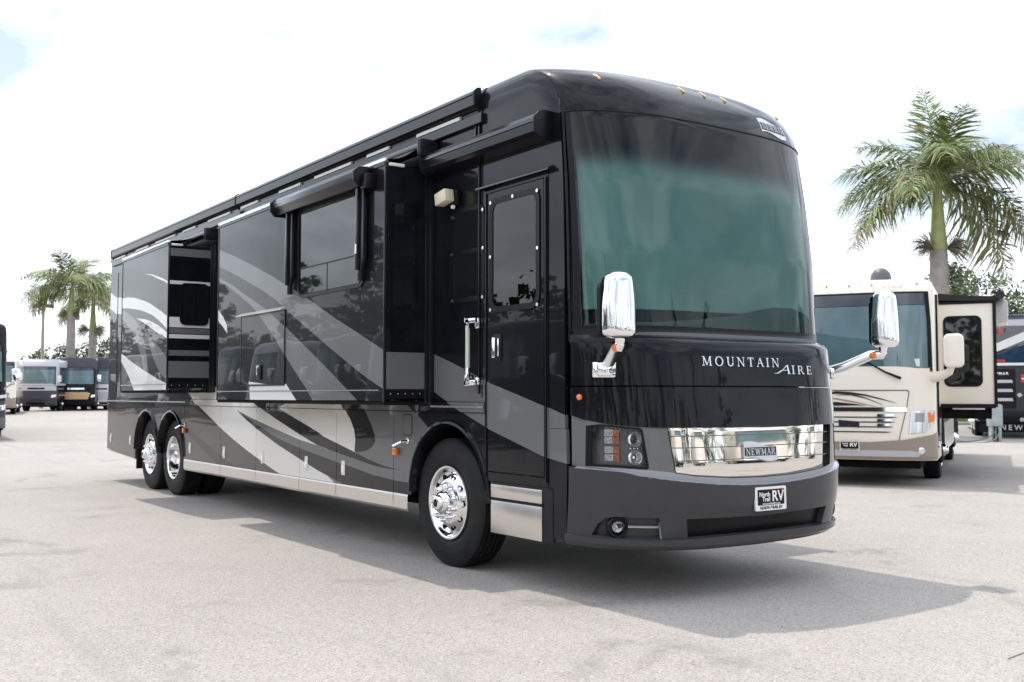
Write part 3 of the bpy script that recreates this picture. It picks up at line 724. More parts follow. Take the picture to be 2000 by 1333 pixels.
for x_, z_ in ((.68, 2.96), (.985, 2.967), (1.30, 2.96), (.678, 2.53), (1.303, 2.53), (.68, 2.11), (1.30, 2.11)):
    bt = MB(); bt.prism(circle_pts(x_, z_, .014, 10), lambda a, b, d: (a, d, b), -.027, -.02); bt.build('window_screw', ALU_EDGE, door)
hd = MB(); hd.prism(rounded(.685, .828, 1.705, 1.915, .03), lambda a, b, d: (a, d, b), -.022, -.01); h_o = hd.build('door_handle', TRIM, door, bevel=.005)
hd = MB(); hd.prism(rounded(.705, .755, 1.73, 1.89, .015), lambda a, b, d: (a, d, b), -.034, -.02); hd.tube([(.80, -.03, 1.74), (.80, -.03, 1.88)], .008, 8); hd.build('handle_paddle', CHROME, door, bevel=.004)
st = MB(); st.box((.655, -.020, .860), (1.345, -.012, .868)); st.box((1.384, -.018, .80), (1.394, -.004, 3.05)); st.box((.592, -.016, .80), (.602, -.004, 3.05)); st.build('door_bead', AWN, door)
dc = MB(); dc.prism([(0, 3.10), (-.055, 3.085), (-.05, 3.10), (0, 3.125)], lambda a, b, d: (d, a, b), .50, 1.47); dc.build('drip_cap', AWN, rv)
for k, (z0, z1) in enumerate(((.645, .745), (.372, .622))):
    s2 = MB(); s2.box((.672, -.012, z0), (1.337, -.004, z1)); s2.build('step_panel', STEEL, rv, bevel=.002)
s2 = MB(); s2.box((.655, -.004, .365), (1.46, .03, .765)); s2.build('step_housing', BLACK, rv)
s2 = MB(); s2.box((.66, -.010, .623), (1.35, -.004, .644)); s2.build('step_edge', RUBBER, rv)

# window beside the door
side_sheet('side_window_frame', rounded(.03, .568, 2.20, 2.985, .09), y=-.008, layers=(), depth=.012, mats=[TRIM], holes=[rounded(.085, .53, 2.245, 2.60, .03), rounded(.085, .53, 2.635, 2.945, .03)])
for z0, z1 in ((2.245, 2.60), (2.635, 2.945)):
    sw = MB(); sw.prism(rounded(.085, .53, z0, z1, .03), lambda a, b, d: (a, d, b), -.004, -.001); sw.build('side_window_pane', PRIVACY, rv)
for x_, z_ in ((.08, 2.93), (.545, 2.93), (.07, 2.615), (.55, 2.62), (.08, 2.225), (.545, 2.225)):
    bt = MB(); bt.prism(circle_pts(x_, z_, .014, 10), lambda a, b, d: (a, d, b), -.013, -.007); bt.build('window_screw', ALU_EDGE, rv)
# grab handle: two chrome brackets with a clear bar
gh = MB()
for z0, z1 in ((1.98, 2.055), (1.52, 1.66)):
    gh.box((.40, -.085, z0), (.445, -.055, z1)); gh.box((.40, -.085, z1-.04 if z0 > 1.8 else z0), (.545, -.05, z1 if z0 > 1.8 else z0+.04)); gh.box((.50, -.055, z0-.01 if z0 > 1.8 else z0), (.55, 0, z1 if z0 > 1.8 else z0+.06))
gh.box((.41, -.078, 1.58), (.435, -.062, 2.02)); gh.build('grab_handle', CHROME, rv, bevel=.006)
gb_ = MB(); gb_.tube([(.422, -.07, 1.60), (.422, -.07, 2.0)], .019, 14); gb_.build('grab_bar', mat('frosted_bar', (.55, .60, .50), .25, coat=.5), rv)
# porch light tilted on a bracket
ph = MB(); ph.box((.02, -.05, 3.015), (.215, -.004, 3.14)); ph.build('porch_light_base', TRIM, rv, bevel=.012)
ph = MB(); M_ = Matrix.Translation((.10, -.10, 3.085)) @ Matrix.Rotation(R(-9), 4, 'Y'); ph.box((-.085, -.045, -.052), (.085, .045, .052), 0, M_); ph.build('porch_light', mat('yellowed_lens', (.72, .66, .48), .35), rv, bevel=.008)
ph = MB(); ph.lathe([(0, .018), (.02, .016), (.028, 0)], (.175, -.05, 3.0), (0, -1, 0), 12); ph.build('motion_sensor', WHITE, rv)

# ------------------------------------------------------------------ slide-outs
def slide(x0, x1, z0, z1, y, layers, name='slide_out', end_bands=()):
    b = MB(); b.box((x0+.02, y+.03, z0+.02), (x1-.02, .02, z1-.01)); root = b.build(name, BLACK, rv)
    sheet('outer_panel', rect(x0+.012, x1-.012, z0, z1), wallmap(y), SIDE, layers, 0, .03, root)
    sheet('end_panel', [(y+.012, z0+.02), (-.002, z0+.02), (-.002, z1-.02), (y+.012, z1-.02)], lambda a, v: (x1, a, v), SIDE, end_bands, 0, .03, root, nrm=lambda a, v: (1, 0, 0))
    for x_ in (x0, x1):
        t = MB(); t.box((x_-.012 if x_ == x1 else x_-.002, y-.006, z0-.01), (x_+.002 if x_ == x1 else x_+.012, y+.02, z1+.01)); t.build('corner_trim', AWN, root, bevel=.002)
    t = MB(); t.box((x0-.02, -.05, z0-.02), (x0-.001, -.001, z1+.02)); t.build('flange', AWN, root); t = MB(); t.box((x1+.004, -.05, z0-.03), (x1+.03, -.001, z1+.03)); t.box((x1+.004, -.085, z0-.03), (x1+.012, -.05, z1+.02)); t.build('flange', AWN, root, bevel=.003)
    t = MB(); t.box((x0, y+.01, z0-.035), (x1-.01, -.01, z0-.004)); t.build('slide_floor', DARK, root)
    n = 6
    for k in range(n):
        yy = y + .06 + (abs(y)-.12)*k/(n-1); r_ = MB(); r_.lathe([(0, .007), (.004, .006), (.006, 0)], (x1+.006, yy, z0+.06), (1, 0, 0), 8); r_.build('rivet', ALU_EDGE, root)
    t = MB(); t.box((x1, y+.02, z0+.02), (x1+.006, -.03, z0+.10)); t.build('kick_strip', TRIM, root)
    # topper awning: roller on the wall, cloth out to the slide's edge
    a = MB(); a.lathe([(0, .0), (0, .055), (x1-x0+.10, .055), (x1-x0+.10, 0)], (x0-.05, -.13, z1+.165), (1, 0, 0), 24); a.build('topper_roller', AWN, root, sharp=40)
    a = MB(); a.box((x1+.05, -.20, z1+.075), (x1+.095, -.0, z1+.235)); a.build('topper_end_cap', AWN, root, bevel=.02, segs=3); a = MB(); a.box((x0-.09, -.20, z1+.075), (x0-.05, -.0, z1+.235)); a.build('topper_end_cap', AWN, root, bevel=.02, segs=3)
    a = MB(); ny = 8; nx = 16
    def cl(i, j):
        u = x0 + (x1-x0)*i/nx; t_ = j/ny; return (u, -.13-.055*(1-t_) + (y+.13+.02)*t_ - .0, z1+.165-.02 + (.035-.145)*t_ - .03*math.sin(math.pi*t_)*(.7+.3*math.cos(u*3)))
    for i in range(nx):
        for j in range(ny): a.quad(cl(i, j), cl(i+1, j), cl(i+1, j+1), cl(i, j+1), 0, True)
    a.build('topper_cloth', CANVAS, root, fix=False)
    a = MB(); a.box((x0, y-.012, z1+.004), (x1, y+.03, z1+.04)); a.build('topper_rail', ALU_EDGE, root, bevel=.006)
    a = MB(); a.box((x0, y-.010, z1-.022), (x1, y+.02, z1+.003)); a.build('topper_bracket', AWN, root)
    a = MB(); a.box((x1-.0, y+.03, z1-.025), (x1+.03, y+.17, z1-.0)); a.build('cable_clip', WHITE, root, bevel=.004)
    return root
big = slide(-4.32, -.245, 1.39, 3.40, -.47, [(LK['slide_band'], 1), (LK['slide_curve'], 1), (LK['slide_leaf'], 6), (LK['slide_patch'], 6)],
            end_bands=[([(-.60, 1.40), (.1, 1.40), (.1, 1.80), (-.60, 1.80)], 1)])
t_ = MB(); t_.box((-4.30, -.477, 1.476), (-.33, -.4705, 1.486)); t_.build('pinstripe_bead', ALU_EDGE, big)
Y = -.47
def on_y(y): return lambda a, b, d: (a, y-d, b)
# window with its drop awning
wo = rounded(-2.03, -.60, 2.38, 3.27, .11); wi = rounded(-2.0, -.63, 2.41, 3.24, .085)
sheet('window_frame', wo, wallmap(Y-.012), [TRIM], depth=.012, parent=big, holes=[wi])
for nm, pl_ in (('window_pane', [(-2.0+.02, 2.672), (-.632, 2.672), (-.632, 3.22), (-1.98, 3.22)]),
                ('window_pane', [(-1.352, 2.418), (-.72, 2.418), (-.66, 2.45), (-.636, 2.52), (-.636, 2.660), (-1.352, 2.660)]),
                ('window_pane', [(-1.985, 2.52), (-1.96, 2.45), (-1.90, 2.418), (-1.362, 2.418), (-1.362, 2.660), (-1.985, 2.660)])):
    gp = MB(); gp.prism(pl_, on_y(Y), .004, .007); gp.build(nm, PRIVACY, big)
gp = MB(); gp.box((-1.99, Y-.012, 2.660), (-.636, Y-.002, 2.672)); gp.box((-1.362, Y-.010, 2.41), (-1.352, Y-.002, 2.66)); gp.build('window_bar', TRIM, big)
aw = MB(); cs = [(.02, 3.25), (.02, 3.385), (.06, 3.405), (.12, 3.39), (.155, 3.35), (.15, 3.30), (.12, 3.265), (.10, 3.235)]
aw.prism(cs, lambda d, z, x: (x, Y-d, z), -2.36, -.535); ao = aw.build('window_awning', AWN, big, sharp=25, bevel=.006)
ecp = [(.0, 3.225), (.0, 3.39), (.03, 3.41), (.12, 3.40), (.165, 3.36), (.165, 3.28), (.12, 3.225)]
for xa in (-.535, -2.385):
    aw = MB(); aw.prism(ecp, lambda d, z, x: (x, Y-d, z), xa, xa+.03); aw.build('awning_end_cap', TRIM, big, bevel=.006)
aw = MB(); aw.box((-.505, Y-.10, 3.20), (-.40, Y-.002, 3.33)); aw.build('awning_motor', TRIM, big, bevel=.006)
for xa, xb in ((-2.225, -2.075), (-.69, -.54)):
    ar = MB(); zb = 2.55
    ar.prism([(xa, 2.64), (xa+.035, 2.57), (xa+.035, 2.43), (xb-.055, 2.43), (xb-.055, 2.52), (xb, 2.62), (xb, 3.26), (xa, 3.26)], on_y(Y), .012, .055); ar.box((xa+.05, Y-.085, 2.52), (xa+.095, Y-.054, 3.26)); ar.build('awning_arm', AWN, big, bevel=.005)
tg = MB(); tg.box((-.635, Y-.087, 2.66), (-.605, Y-.0855, 2.745)); tg.build('awning_sticker', WHITE, big)
# outside hatch with its drip rail and handle
ho = rect(-3.54, -2.345, 1.552, 2.30)
hm = MB()
for a, b in (((-3.556, 1.540), (-3.540, 2.31)), ((-2.352, 1.540), (-2.336, 2.31)), ((-3.556, 1.535), (-2.336, 1.550))): hm.box((a[0], Y-.010, a[1]), (b[0], Y-.001, b[1]))
hm.build('hatch_frame', AWN, big)
sheet('hatch_door', rect(-3.536, -2.356, 1.555, 2.296), wallmap(Y-.007), SIDE, [(LK['slide_band'], 1), (LK['slide_curve'], 1), (LK['slide_patch'], 6)], 0, .008, big)
hm = MB(); hm.prism([(0, 2.300), (.055, 2.292), (.058, 2.300), (.0, 2.330)], lambda d, z, x: (x, Y-d, z), -3.58, -2.32); hm.build('hatch_drip_rail', ALU_EDGE, big)
hm = MB(); hm.prism(rounded(-3.06, -2.93, 1.60, 1.76, .015), on_y(Y), .008, .02); hm.build('hatch_handle', TRIM, big, bevel=.004)
hm = MB(); hm.box((-3.03, Y-.032, 1.73), (-2.97, Y-.02, 1.745)); hm.box((-3.03, Y-.032, 1.65), (-3.01, Y-.02, 1.745)); hm.build('hatch_paddle', CHROME, big, bevel=.003)

Y = -.62
bands = []
def eb(z0, z1, m): bands.append(([(-.75, z0), (.05, z0), (.05, z1), (-.75, z1)], m))
for z0, z1, m in ((3.21, 3.31, 1), (2.85, 2.895, 6), (2.30, 2.43, 2), (2.22, 2.29, 1), (2.16, 2.21, 6), (1.94, 2.01, 1), (1.66, 1.87, 1), (1.53, 1.56, 3)): eb(z0, z1, m)
rear = slide(-7.93, -5.745, 1.505, 3.365, Y, [(LK['rs_swoosh'], 1), (LK['rs_leaf'], 6), (LK['rs_band'], 6), (LK['rs_leaf2'], 6), (LK['rs_leaf3'], 1), (LK['rs_base'], 2)], end_bands=bands)
t_ = MB(); t_.box((-7.90, Y-.007, 1.572), (-5.80, Y-.0005, 1.584)); t_.build('pinstripe_bead', ALU_EDGE, rear)
wo2 = rounded(-.47, -.10, 2.33, 2.87, .07); wi2 = rounded(-.45, -.12, 2.35, 2.85, .055)
sheet('window_frame', wo2, lambda a, v: (-5.745+.014, a, v), [TRIM], depth=.02, parent=rear, nrm=lambda a, v: (1, 0, 0), holes=[wi2])
gp = MB(); gp.prism(wi2, lambda a, b, d: (-5.745+d, a, b), .002, .006); gp.build('window_pane', PRIVACY, rear)
gp = MB(); gp.box((-5.739, -.292, 2.35), (-5.732, -.280, 2.85)); gp.build('window_bar', TRIM, rear)
# slide on the far side of the coach
b = MB(); b.box((-7.2, 2.4, 1.0), (.05, 3.25, 3.05)); ds = b.build('slide_out', BLACK, rv, bevel=.02)
b = MB(); b.lathe([(0, 0), (0, .06), (7.5, .06), (7.5, 0)], (-7.42, 3.20, 3.08), (1, 0, 0), 16); b.build('topper_roller', AWN, ds)

# ------------------------------------------------------------------ patio awning along the roof, entry awning over the door
def roof_awning(x0, x1):
    a = MB(); pr = [(.0, 3.932), (.03, 3.926), (.056, 3.906), (.066, 3.885), (.066, 3.877), (.058, 3.873), (.064, 3.868), (.060, 3.79), (.04, 3.775), (.0, 3.775)]
    a.prism(pr, lambda d, z, x: (x, -d, z), x0, x1); return a.build('patio_awning', AWN, rv, sharp=25)
seam_x = -4.93
for x0, x1 in ((XR+.25, seam_x-.006), (seam_x+.006, .495)):
    ra = roof_awning(x0, x1)
    for x_ in (x0, x1):
        e = MB(); e.prism([(.0, 3.936), (.035, 3.930), (.060, 3.909), (.070, 3.885), (.066, 3.785), (.04, 3.765), (.0, 3.72)], lambda d, z, x: (x, -d, z), x_-.008, x_+.012); e.build('awning_end_cap', TRIM, ra)
    n = 5 if x0 < seam_x else 5
    L_ = (x1-x0)/n
    for k in range(n):
        l_ = MB(); l_.prism([(.004, 3.722), (.034, 3.722), (.030, 3.752), (.004, 3.757)], lambda d, z, x: (x, -d, z), x0+k*L_+.10+.12*(k % 2), x0+(k+1)*L_-.42+.15*((k*7) % 3)); l_.build('light_strip', LED, ra)
rl = MB(); rl.prism([(.0, 3.715), (.03, 3.715), (.034, 3.64), (.028, 3.632), (.0, 3.632)], lambda d, z, x: (x, -d, z), XR+.22, .555); rl.build('awning_rail', AWN, rv, sharp=30)
rl = MB(); rl.prism([(.0, 3.76), (.03, 3.766), (.045, 3.773), (0, 3.774)], lambda d, z, x: (x, -d, z), XR+.25, .49); rl.build('awning_soffit', CANVAS, rv)
ea = MB(); pr = [(.0, 3.50), (.06, 3.515), (.12, 3.50), (.16, 3.46), (.168, 3.43), (.160, 3.427), (.166, 3.422), (.158, 3.36), (.12, 3.335), (.0, 3.325)]
ea.prism(pr, lambda d, z, x: (x, -d, z), -.19, 1.445); ea = ea.build('entry_awning', AWN, rv, sharp=25)
e = MB(); pe = [(.0, 3.52), (.07, 3.525), (.13, 3.508), (.168, 3.465), (.174, 3.42), (.164, 3.35), (.12, 3.32), (.0, 3.30)]
for x_ in (-.20, 1.445): e = MB(); e.prism(pe, lambda d, z, x: (x, -d, z), x_, x_+.022); e.build('awning_end_cap', TRIM, ea, bevel=.004)

# ------------------------------------------------------------------ nose
Y0, Y1 = .004, 2.556
def frect(y0, y1, z0, z1): return [(y0, z0), (y1, z0), (y1, z1), (y0, z1)]
def mir(poly): return [(2.56-y, z) for y, z in poly][::-1]
core = MB(); core.box((1.42, .10, .5), (1.62, 2.46, 1.83)); core.build('nose_frame', DARK, rv)
# windshield
ws = FR.sheet('windshield', frect(Y0+.01, Y1-.01, 1.862, 3.4985), [SHIELD, TRIM], rv, layers=[(frect(Y0, Y1, 1.85, 1.93), 1), (frect(Y0, .035, 1.85, 3.5), 1), (frect(2.525, Y1, 1.85, 3.5), 1)], off=-.004, depth=.0, n=60, dz=.1, step=.06)
def shade_material():
    m, n, l, b = mat_new('sun_shade_weave'); tc = n.new('ShaderNodeTexCoord'); wv = n.new('ShaderNodeTexWave'); wv.wave_type = 'BANDS'; wv.bands_direction = 'Z'
    wv.inputs['Scale'].default_value = 21; wv.inputs['Distortion'].default_value = 1.2; wv.inputs['Detail'].default_value = 1
    l.new(tc.outputs['Object'], wv.inputs['Vector']); no = n.new('ShaderNodeTexNoise'); no.inputs['Scale'].default_value = 1.4; no.inputs['Detail'].default_value = 3; l.new(tc.outputs['Object'], no.inputs['Vector'])
    mx = n.new('ShaderNodeMix'); mx.data_type = 'RGBA'; mx.inputs['A'].default_value = (.485, .475, .455, 1); mx.inputs['B'].default_value = (.56, .55, .53, 1); l.new(wv.outputs['Fac'], mx.inputs['Factor'])
    m2 = n.new('ShaderNodeMix'); m2.data_type = 'RGBA'; m2.blend_type = 'MULTIPLY'; m2.inputs['Factor'].default_value = .62; l.new(mx.outputs['Result'], m2.inputs['A']); l.new(no.outputs['Fac'], m2.inputs['B'])  # noise darkens the cloth unevenly, standing in for reflections on the glass
    l.new(m2.outputs['Result'], b.inputs['Base Color']); b.inputs['Roughness'].default_value = .9; return m
SHADE = shade_material()
FR.sheet('sun_shade', [(.035, 2.05), (1.25, 2.055), (1.50, 2.06), (1.80, 2.06), (2.525, 2.06), (2.525, 3.47), (.035, 3.47)], [SHADE], ws, off=-.05, depth=.004, n=40, dz=.2)
db = FR.sheet('dashboard', [(.06, 1.80), (2.50, 1.80), (2.50, 1.97), (2.35, 2.02), (2.15, 2.09), (1.95, 2.125), (1.7, 2.12), (1.45, 2.075), (1.2, 2.03), (.9, 1.995), (.5, 1.96), (.06, 1.945)], [mat('dashboard_grey', (.075, .08, .08), .5)], ws, off=-.035, depth=.2, n=40)
# cab lining so that no daylight leaks behind the shade
cb = MB(); cb.box((.9, .12, 1.84), (1.30, 2.44, 1.95)); cb.box((1.05, .10, 1.9), (1.07, 2.46, 3.45)); cb.build('cab_partition', mat('cab_lining', (.22, .21, .19), .9), ws)
ed = MB(); ed.tube([FR.p(1.28-1.272*math.cos(math.pi*k/60), 3.497)+Vector((-.004, 0, 0)) for k in range(61)], .007, 8); ed.build('windshield_seal', RUBBER, ws)
for s_ in (0, 1):        # painted pillar edge where glass meets the wall
    pe_ = MB(); pe_.tube([(FR.x(.004, z)+.004, .012 if s_ == 0 else 2.548, z) for z in (1.845, 2.2, 2.6, 3.0, 3.3, 3.498)], .013, 10); pe_.build('pillar_edge', BLACK, rv)
# upper and lower nose panels
up_ = FR.sheet('hood_panel', frect(Y0, Y1, 1.506, 1.838), [BLACK], rv, depth=.03, off=.004)
ul = MB(); n_ = 48
for k in range(n_):      # ledge between hood and glass
    q = []
    for kk in (k, k+1):
        y = 1.28-1.272*math.cos(math.pi*kk/n_); a = FR.p(y, 1.838)+FR.n(y, 1.82)*.004; b = Vector((FR.x(y, 1.90)-.02, y, 1.872)); q.append((a, b))
    ul.quad(q[0][0], q[1][0], q[1][1], q[0][1], 0, True)
ul.build('hood_ledge', BLACK, rv)
lowz = [(Y0, 1.30), (.025, 1.270), (.107, 1.237), (.24, 1.221), (.405, 1.214), (1.28, 1.206)]
low_out = [(Y0, 1.496)] + lowz + [(2.56-y, z) for y, z in lowz[::-1][1:]] + [(Y1, 1.496)]
FR.sheet('lower_panel', low_out, [BLACK], rv, depth=.05, off=.010)
# grey fascia that holds the lamps and the grille
gl_ = [(Y0, .945), (.024, .935), (.161, .920), (.238, .898), (.353, .877), (.491, .857), (.79, .824), (1.05, .808), (1.28, .803)]
fas_out = [(Y0, 1.305)] + gl_ + [(2.56-y, z) for y, z in gl_[::-1][1:]] + [(Y1, 1.305)]
HL = [(.033, 1.226), (.074, 1.238), (.245, 1.214), (.258, 1.200), (.290, .945), (.278, .932), (.129, .944), (.030, .948)]
GR = [(.405, 1.235), (2.155, 1.235), (2.105, .905), (1.95, .880), (1.60, .853), (1.28, .846), (.96, .853), (.61, .880), (.455, .905)]
ledge = [(.03, .944), (.161, .920), (.238, .898), (.353, .877), (.491, .857), (.79, .824), (1.05, .808), (1.28, .803), (1.28, .846), (.96, .853), (.61, .880), (.455, .905), (.43, .91), (.30, .925), (.15, .937)]
LEDGE = paint('light_grey_paint', (.33, .34, .36), metal=.2)
FR.sheet('fascia', fas_out, [GREY, LEDGE], rv, layers=[(ledge, 1), (mir(ledge), 1)], depth=.05, holes=[HL, GR, mir(HL)], n=60, dz=.05, step=.03)
lg = MB()
for sgn in (0, 1):
    pts = [(.012, .943), (.028, .938), (.06, .932), (.10, .927), (.161, .922), (.2, .910), (.238, .9), (.29, .889), (.353, .879), (.42, .869), (.491, .859), (.6, .848), (.7, .836), (.79, .826), (.92, .817), (1.05, .810), (1.16, .807), (1.28, .805)]
    for (ya, za), (yb, zb) in zip(pts, pts[1:]):
        q = []
        for y, z in ((ya, za), (yb, zb)):
            y = 2.56-y if sgn else y; p = FR.p(y, z); n = FR.n(y, z); q.append((p-n*.002, p+n*.034+Vector((0, 0, -.010)), p+n*.026+Vector((0, 0, -.030))))
        lg.quad(q[0][0], q[1][0], q[1][1], q[0][1], 0, True); lg.quad(q[0][1], q[1][1], q[1][2], q[0][2], 0, True)
lg.build('fascia_ledge', LEDGE, rv, fix=False)
# headlights
LAMPRING = mat('lamp_ring', (.86, .86, .88), .2, .55)
FACET = mat('faceted_reflector', (.80, .80, .82), .12, .9, bump=1.0, bscale=110)
TURN = mat('ribbed_amber', (.62, .17, .04), .2, var=.5, scale=90, bump=.6, bscale=140)
def headlight(mirror):
    P = mir(HL) if mirror else HL; fl = (lambda y: 2.56-y) if mirror else (lambda y: y)
    back = FR.sheet('headlight', P, [mat('lamp_bowl', (.11, .11, .115), .3, .3)], rv, off=-.055, depth=0, n=80, step=.02)
    cy = sum(p[0] for p in P)/len(P); cz = sum(p[1] for p in P)/len(P); inn = [(cy+(y-cy)*.88, cz+(z-cz)*.90) for y, z in P]
    FR.sheet('lamp_bezel', P, [TRIM], back, off=.004, depth=.065, holes=[inn], n=80, step=.02)
    FR.sheet('lamp_lens', inn, [CLEAR], back, off=-.002, depth=0, n=80, step=.02)
    def disc(y, z, prof, m, nm, seg=20):
        y = fl(y); p = FR.p(y, z)-FR.n(y, z)*.05; ax = (Vector((.9, -.25 if not mirror else .25, 0)))
        d = MB(); d.lathe(prof, p, ax, seg); d.build(nm, m, back, sharp=40)
    for z in (1.135, 1.010):
        disc(.208, z, [(0, .052), (.03, .053), (.036, .049), (.034, .041), (.016, .036), (.004, .02), (.002, 0)], LAMPRING, 'reflector_ring', 28)
    disc(.208, 1.010, [(.0, .026), (.012, .026), (.024, .018), (.030, 0)], ALU, 'projector')
    disc(.208, 1.135, [(.0, .030), (.012, .028), (.02, .018), (.023, 0)], PRIVACY, 'projector')
    for k in range(3): disc(.188+.020*k, 1.072, [(.0, .009), (.016, .008), (.02, 0)], CHROME, 'lamp_stud', 10)
    for k, z in enumerate((1.178, 1.127, 1.060, 1.006)):
        for (ya, yb, m, nm) in ((.080, .112, FACET, 'facet_reflector'), (.114, .140, TURN, 'turn_signal')):
            mb = MB(); q = []
            h = .0235
            for (y, zz) in ((ya, z-h), (yb, z-h), (yb, z+h), (ya, z+h)):
                y = fl(y); q.append(FR.p(y, zz)-FR.n(y, zz)*(.035 if nm == 'turn_signal' else .042))
            mb.quad(*q); 
            o = mb.build(nm, m, back)
    return back
headlight(False); headlight(True)
# chrome grille: bright sheet with thin louvre lines, upright winglets in front of it
grl = FR.sheet('grille', GR, [mat('mirror_grille', (.80, .77, .73), .035, 1.0, bump=.012, bscale=2.2)], rv, off=-.030, depth=.0, n=60, dz=.05)
FR.sheet('grille_edge', GR, [TRIM], grl, off=.002, depth=.05, holes=[[(1.28+(y-1.28)*.993, 1.045+(z-1.045)*.975) for y, z in GR]], n=60)
for z0 in (1.155, 1.075, .985):
    k = (1.2-z0)*.18
    FR.sheet('louvre', [(.41+k, z0-.003), (1.28, z0-.004-.0), (2.15-k, z0-.003), (2.15-k, z0+.004), (1.28, z0+.003), (.41+k, z0+.004)], [mat('louvre_shadow_grey', (.16, .15, .145), .3, .6)], grl, off=-.016, depth=.014, n=60, step=.03)  # dark grey puts the shadow under each louvre into its colour
def wavy_badge(name, fr, yc, zc, w, h, parent, off, matp, mate, word=None, wordmat=None, tilt=0.0):
    NB = 24
    top = [(yc-w/2+w*k/NB, zc+h*(.36+.13*math.sin(2*math.pi*(k/NB)*.85+.55))) for k in range(NB+1)]
    bot = [(yc-w/2+w*k/NB, zc-h*(.40-.11*math.sin(2*math.pi*(k/NB)*.85+.45))) for k in range(NB+1)]
    out = top[::-1] + bot
    o = fr.sheet(name, out, [mate], parent, off=off, depth=.015, n=160)
    inn = [(yc-w*.475, zc-h*.22), (yc+w*.475, zc-h*.22), (yc+w*.475, zc+h*.19), (yc-w*.475, zc+h*.19)]
    fr.sheet('badge_field', inn, [matp], o if parent is rv else parent, off=off+.003, depth=.003, n=160)
    if word: letters_on('badge_lettering', fr, word_strokes(word, yc-w*.45, zc-h*.185, h*.33, w*.90, .10), wordmat, o if parent is rv else parent, off+.006, .003)
    return o
NAVY = mat('badge_navy', (.012, .016, .03), .35)
SATIN = mat('satin_silver', (.66, .67, .70), .35, .35)
wavy_badge('grille_badge', FR, 1.268, 1.034, .35, .150, grl, -.014, NAVY, SATIN, 'NEWMAR', SATIN)
# nose lettering
def word_objects(word, y0, z0, h, width, gap, m, parent, off, dep):
    tot = sum(GLYPH[c][1] for c in word) + gap*(len(word)-1); sx = width/tot; x = 0
    for c in word:
        letters_on('letter', FR, [[(y0+(x+a)*sx, z0+b*h) for a, b in q] for q in GLYPH[c][0]], m, parent, off, dep); x += GLYPH[c][1]+gap
word_objects('MOUNTAIN', .722, 1.646, .066, .80, .34, ALU_EDGE, up_, .014, .008)
word_objects('IRE', 1.655, 1.597, .064, .25, .34, ALU_EDGE, up_, .014, .008)
AA = [[(1.447, 1.599), (1.49, 1.598), (1.53, 1.612), (1.55, 1.628), (1.528, 1.622), (1.49, 1.604)], [(1.53, 1.612), (1.598, 1.664), (1.61, 1.664), (1.55, 1.622)], [(1.598, 1.664), (1.614, 1.664), (1.630, 1.600), (1.612, 1.600)], [(1.548, 1.622), (1.616, 1.622), (1.616, 1.627), (1.556, 1.627)], [(1.604, 1.597), (1.638, 1.597), (1.638, 1.602), (1.604, 1.602)]]
letters_on('letter', FR, AA, ALU_EDGE, up_, .014, .008)
# amber side repeater at the corner
am_ = MB(); pz = FR.p(.02, 1.425); am_.lathe([(0, .022), (.012, .021), (.02, .012), (.022, 0)], pz+Vector((.0, -.004, 0)), (.35, -1, 0), 14); am_.build('side_repeater', AMBER, rv)

# bumper
lipz = [(Y0, .47), (.395, .452), (1.28, .447), (2.165, .452), (Y1, .47)]
FOG = [(.062, .478), (.078, .556), (.106, .600), (.145, .612), (.360, .606), (.392, .462), (.20, .462)]
INT = [(.545, .596), (1.28, .578), (2.015, .596), (1.985, .452), (1.28, .444), (.575, .452)]
bo = [(Y0, .40), (.3, .392), (.8, .375), (1.28, .368), (1.76, .375), (2.26, .392), (Y1, .40), (Y1, .940)] + [(2.56-y, z-.006) for y, z in gl_[1:]][::1] + [(y, z-.006) for y, z in gl_[::-1][1:-1]] + [(Y0, .940)]
bump_ = FR.sheet('bumper', bo, [BUMPER], rv, depth=.08, off=.034, holes=[FOG, INT, mir(FOG)], n=60, dz=.05, step=.03)
FR.sheet('intake', [(y, z) for y, z in INT], [TRIM], bump_, off=-.012, depth=0, n=60)
for P in (FOG, mir(FOG)): FR.sheet('fog_recess', P, [BUMPER], bump_, off=-.020, depth=0, n=60)
ls = MB(); n_ = 64     # lower lip that stands proud
for k in range(n_):
    q = []
    for kk in (k, k+1):
        y = 1.28-1.276*math.cos(math.pi*kk/n_); zt = .452+.02*abs((y-1.28)/1.28)**6; zb = .372+.03*abs((y-1.28)/1.28)**2; n = FR.n(y, .6); n.z = 0; n.normalize(); p0 = FR.p(y, .44)
        q.append([Vector((p0.x, p0.y, zt))+n*.022, Vector((p0.x, p0.y, zt-.006))+n*.052, Vector((p0.x, p0.y, zb+.02))+n*.050, Vector((p0.x, p0.y, zb))+n*.025, Vector((p0.x, p0.y, zb+.02))-n*.08])
    for j in range(4): ls.quad(q[0][j], q[1][j], q[1][j+1], q[0][j+1], 0, True)
ls.build('bumper_lip', BUMPER, bump_, sharp=30, fix=False)
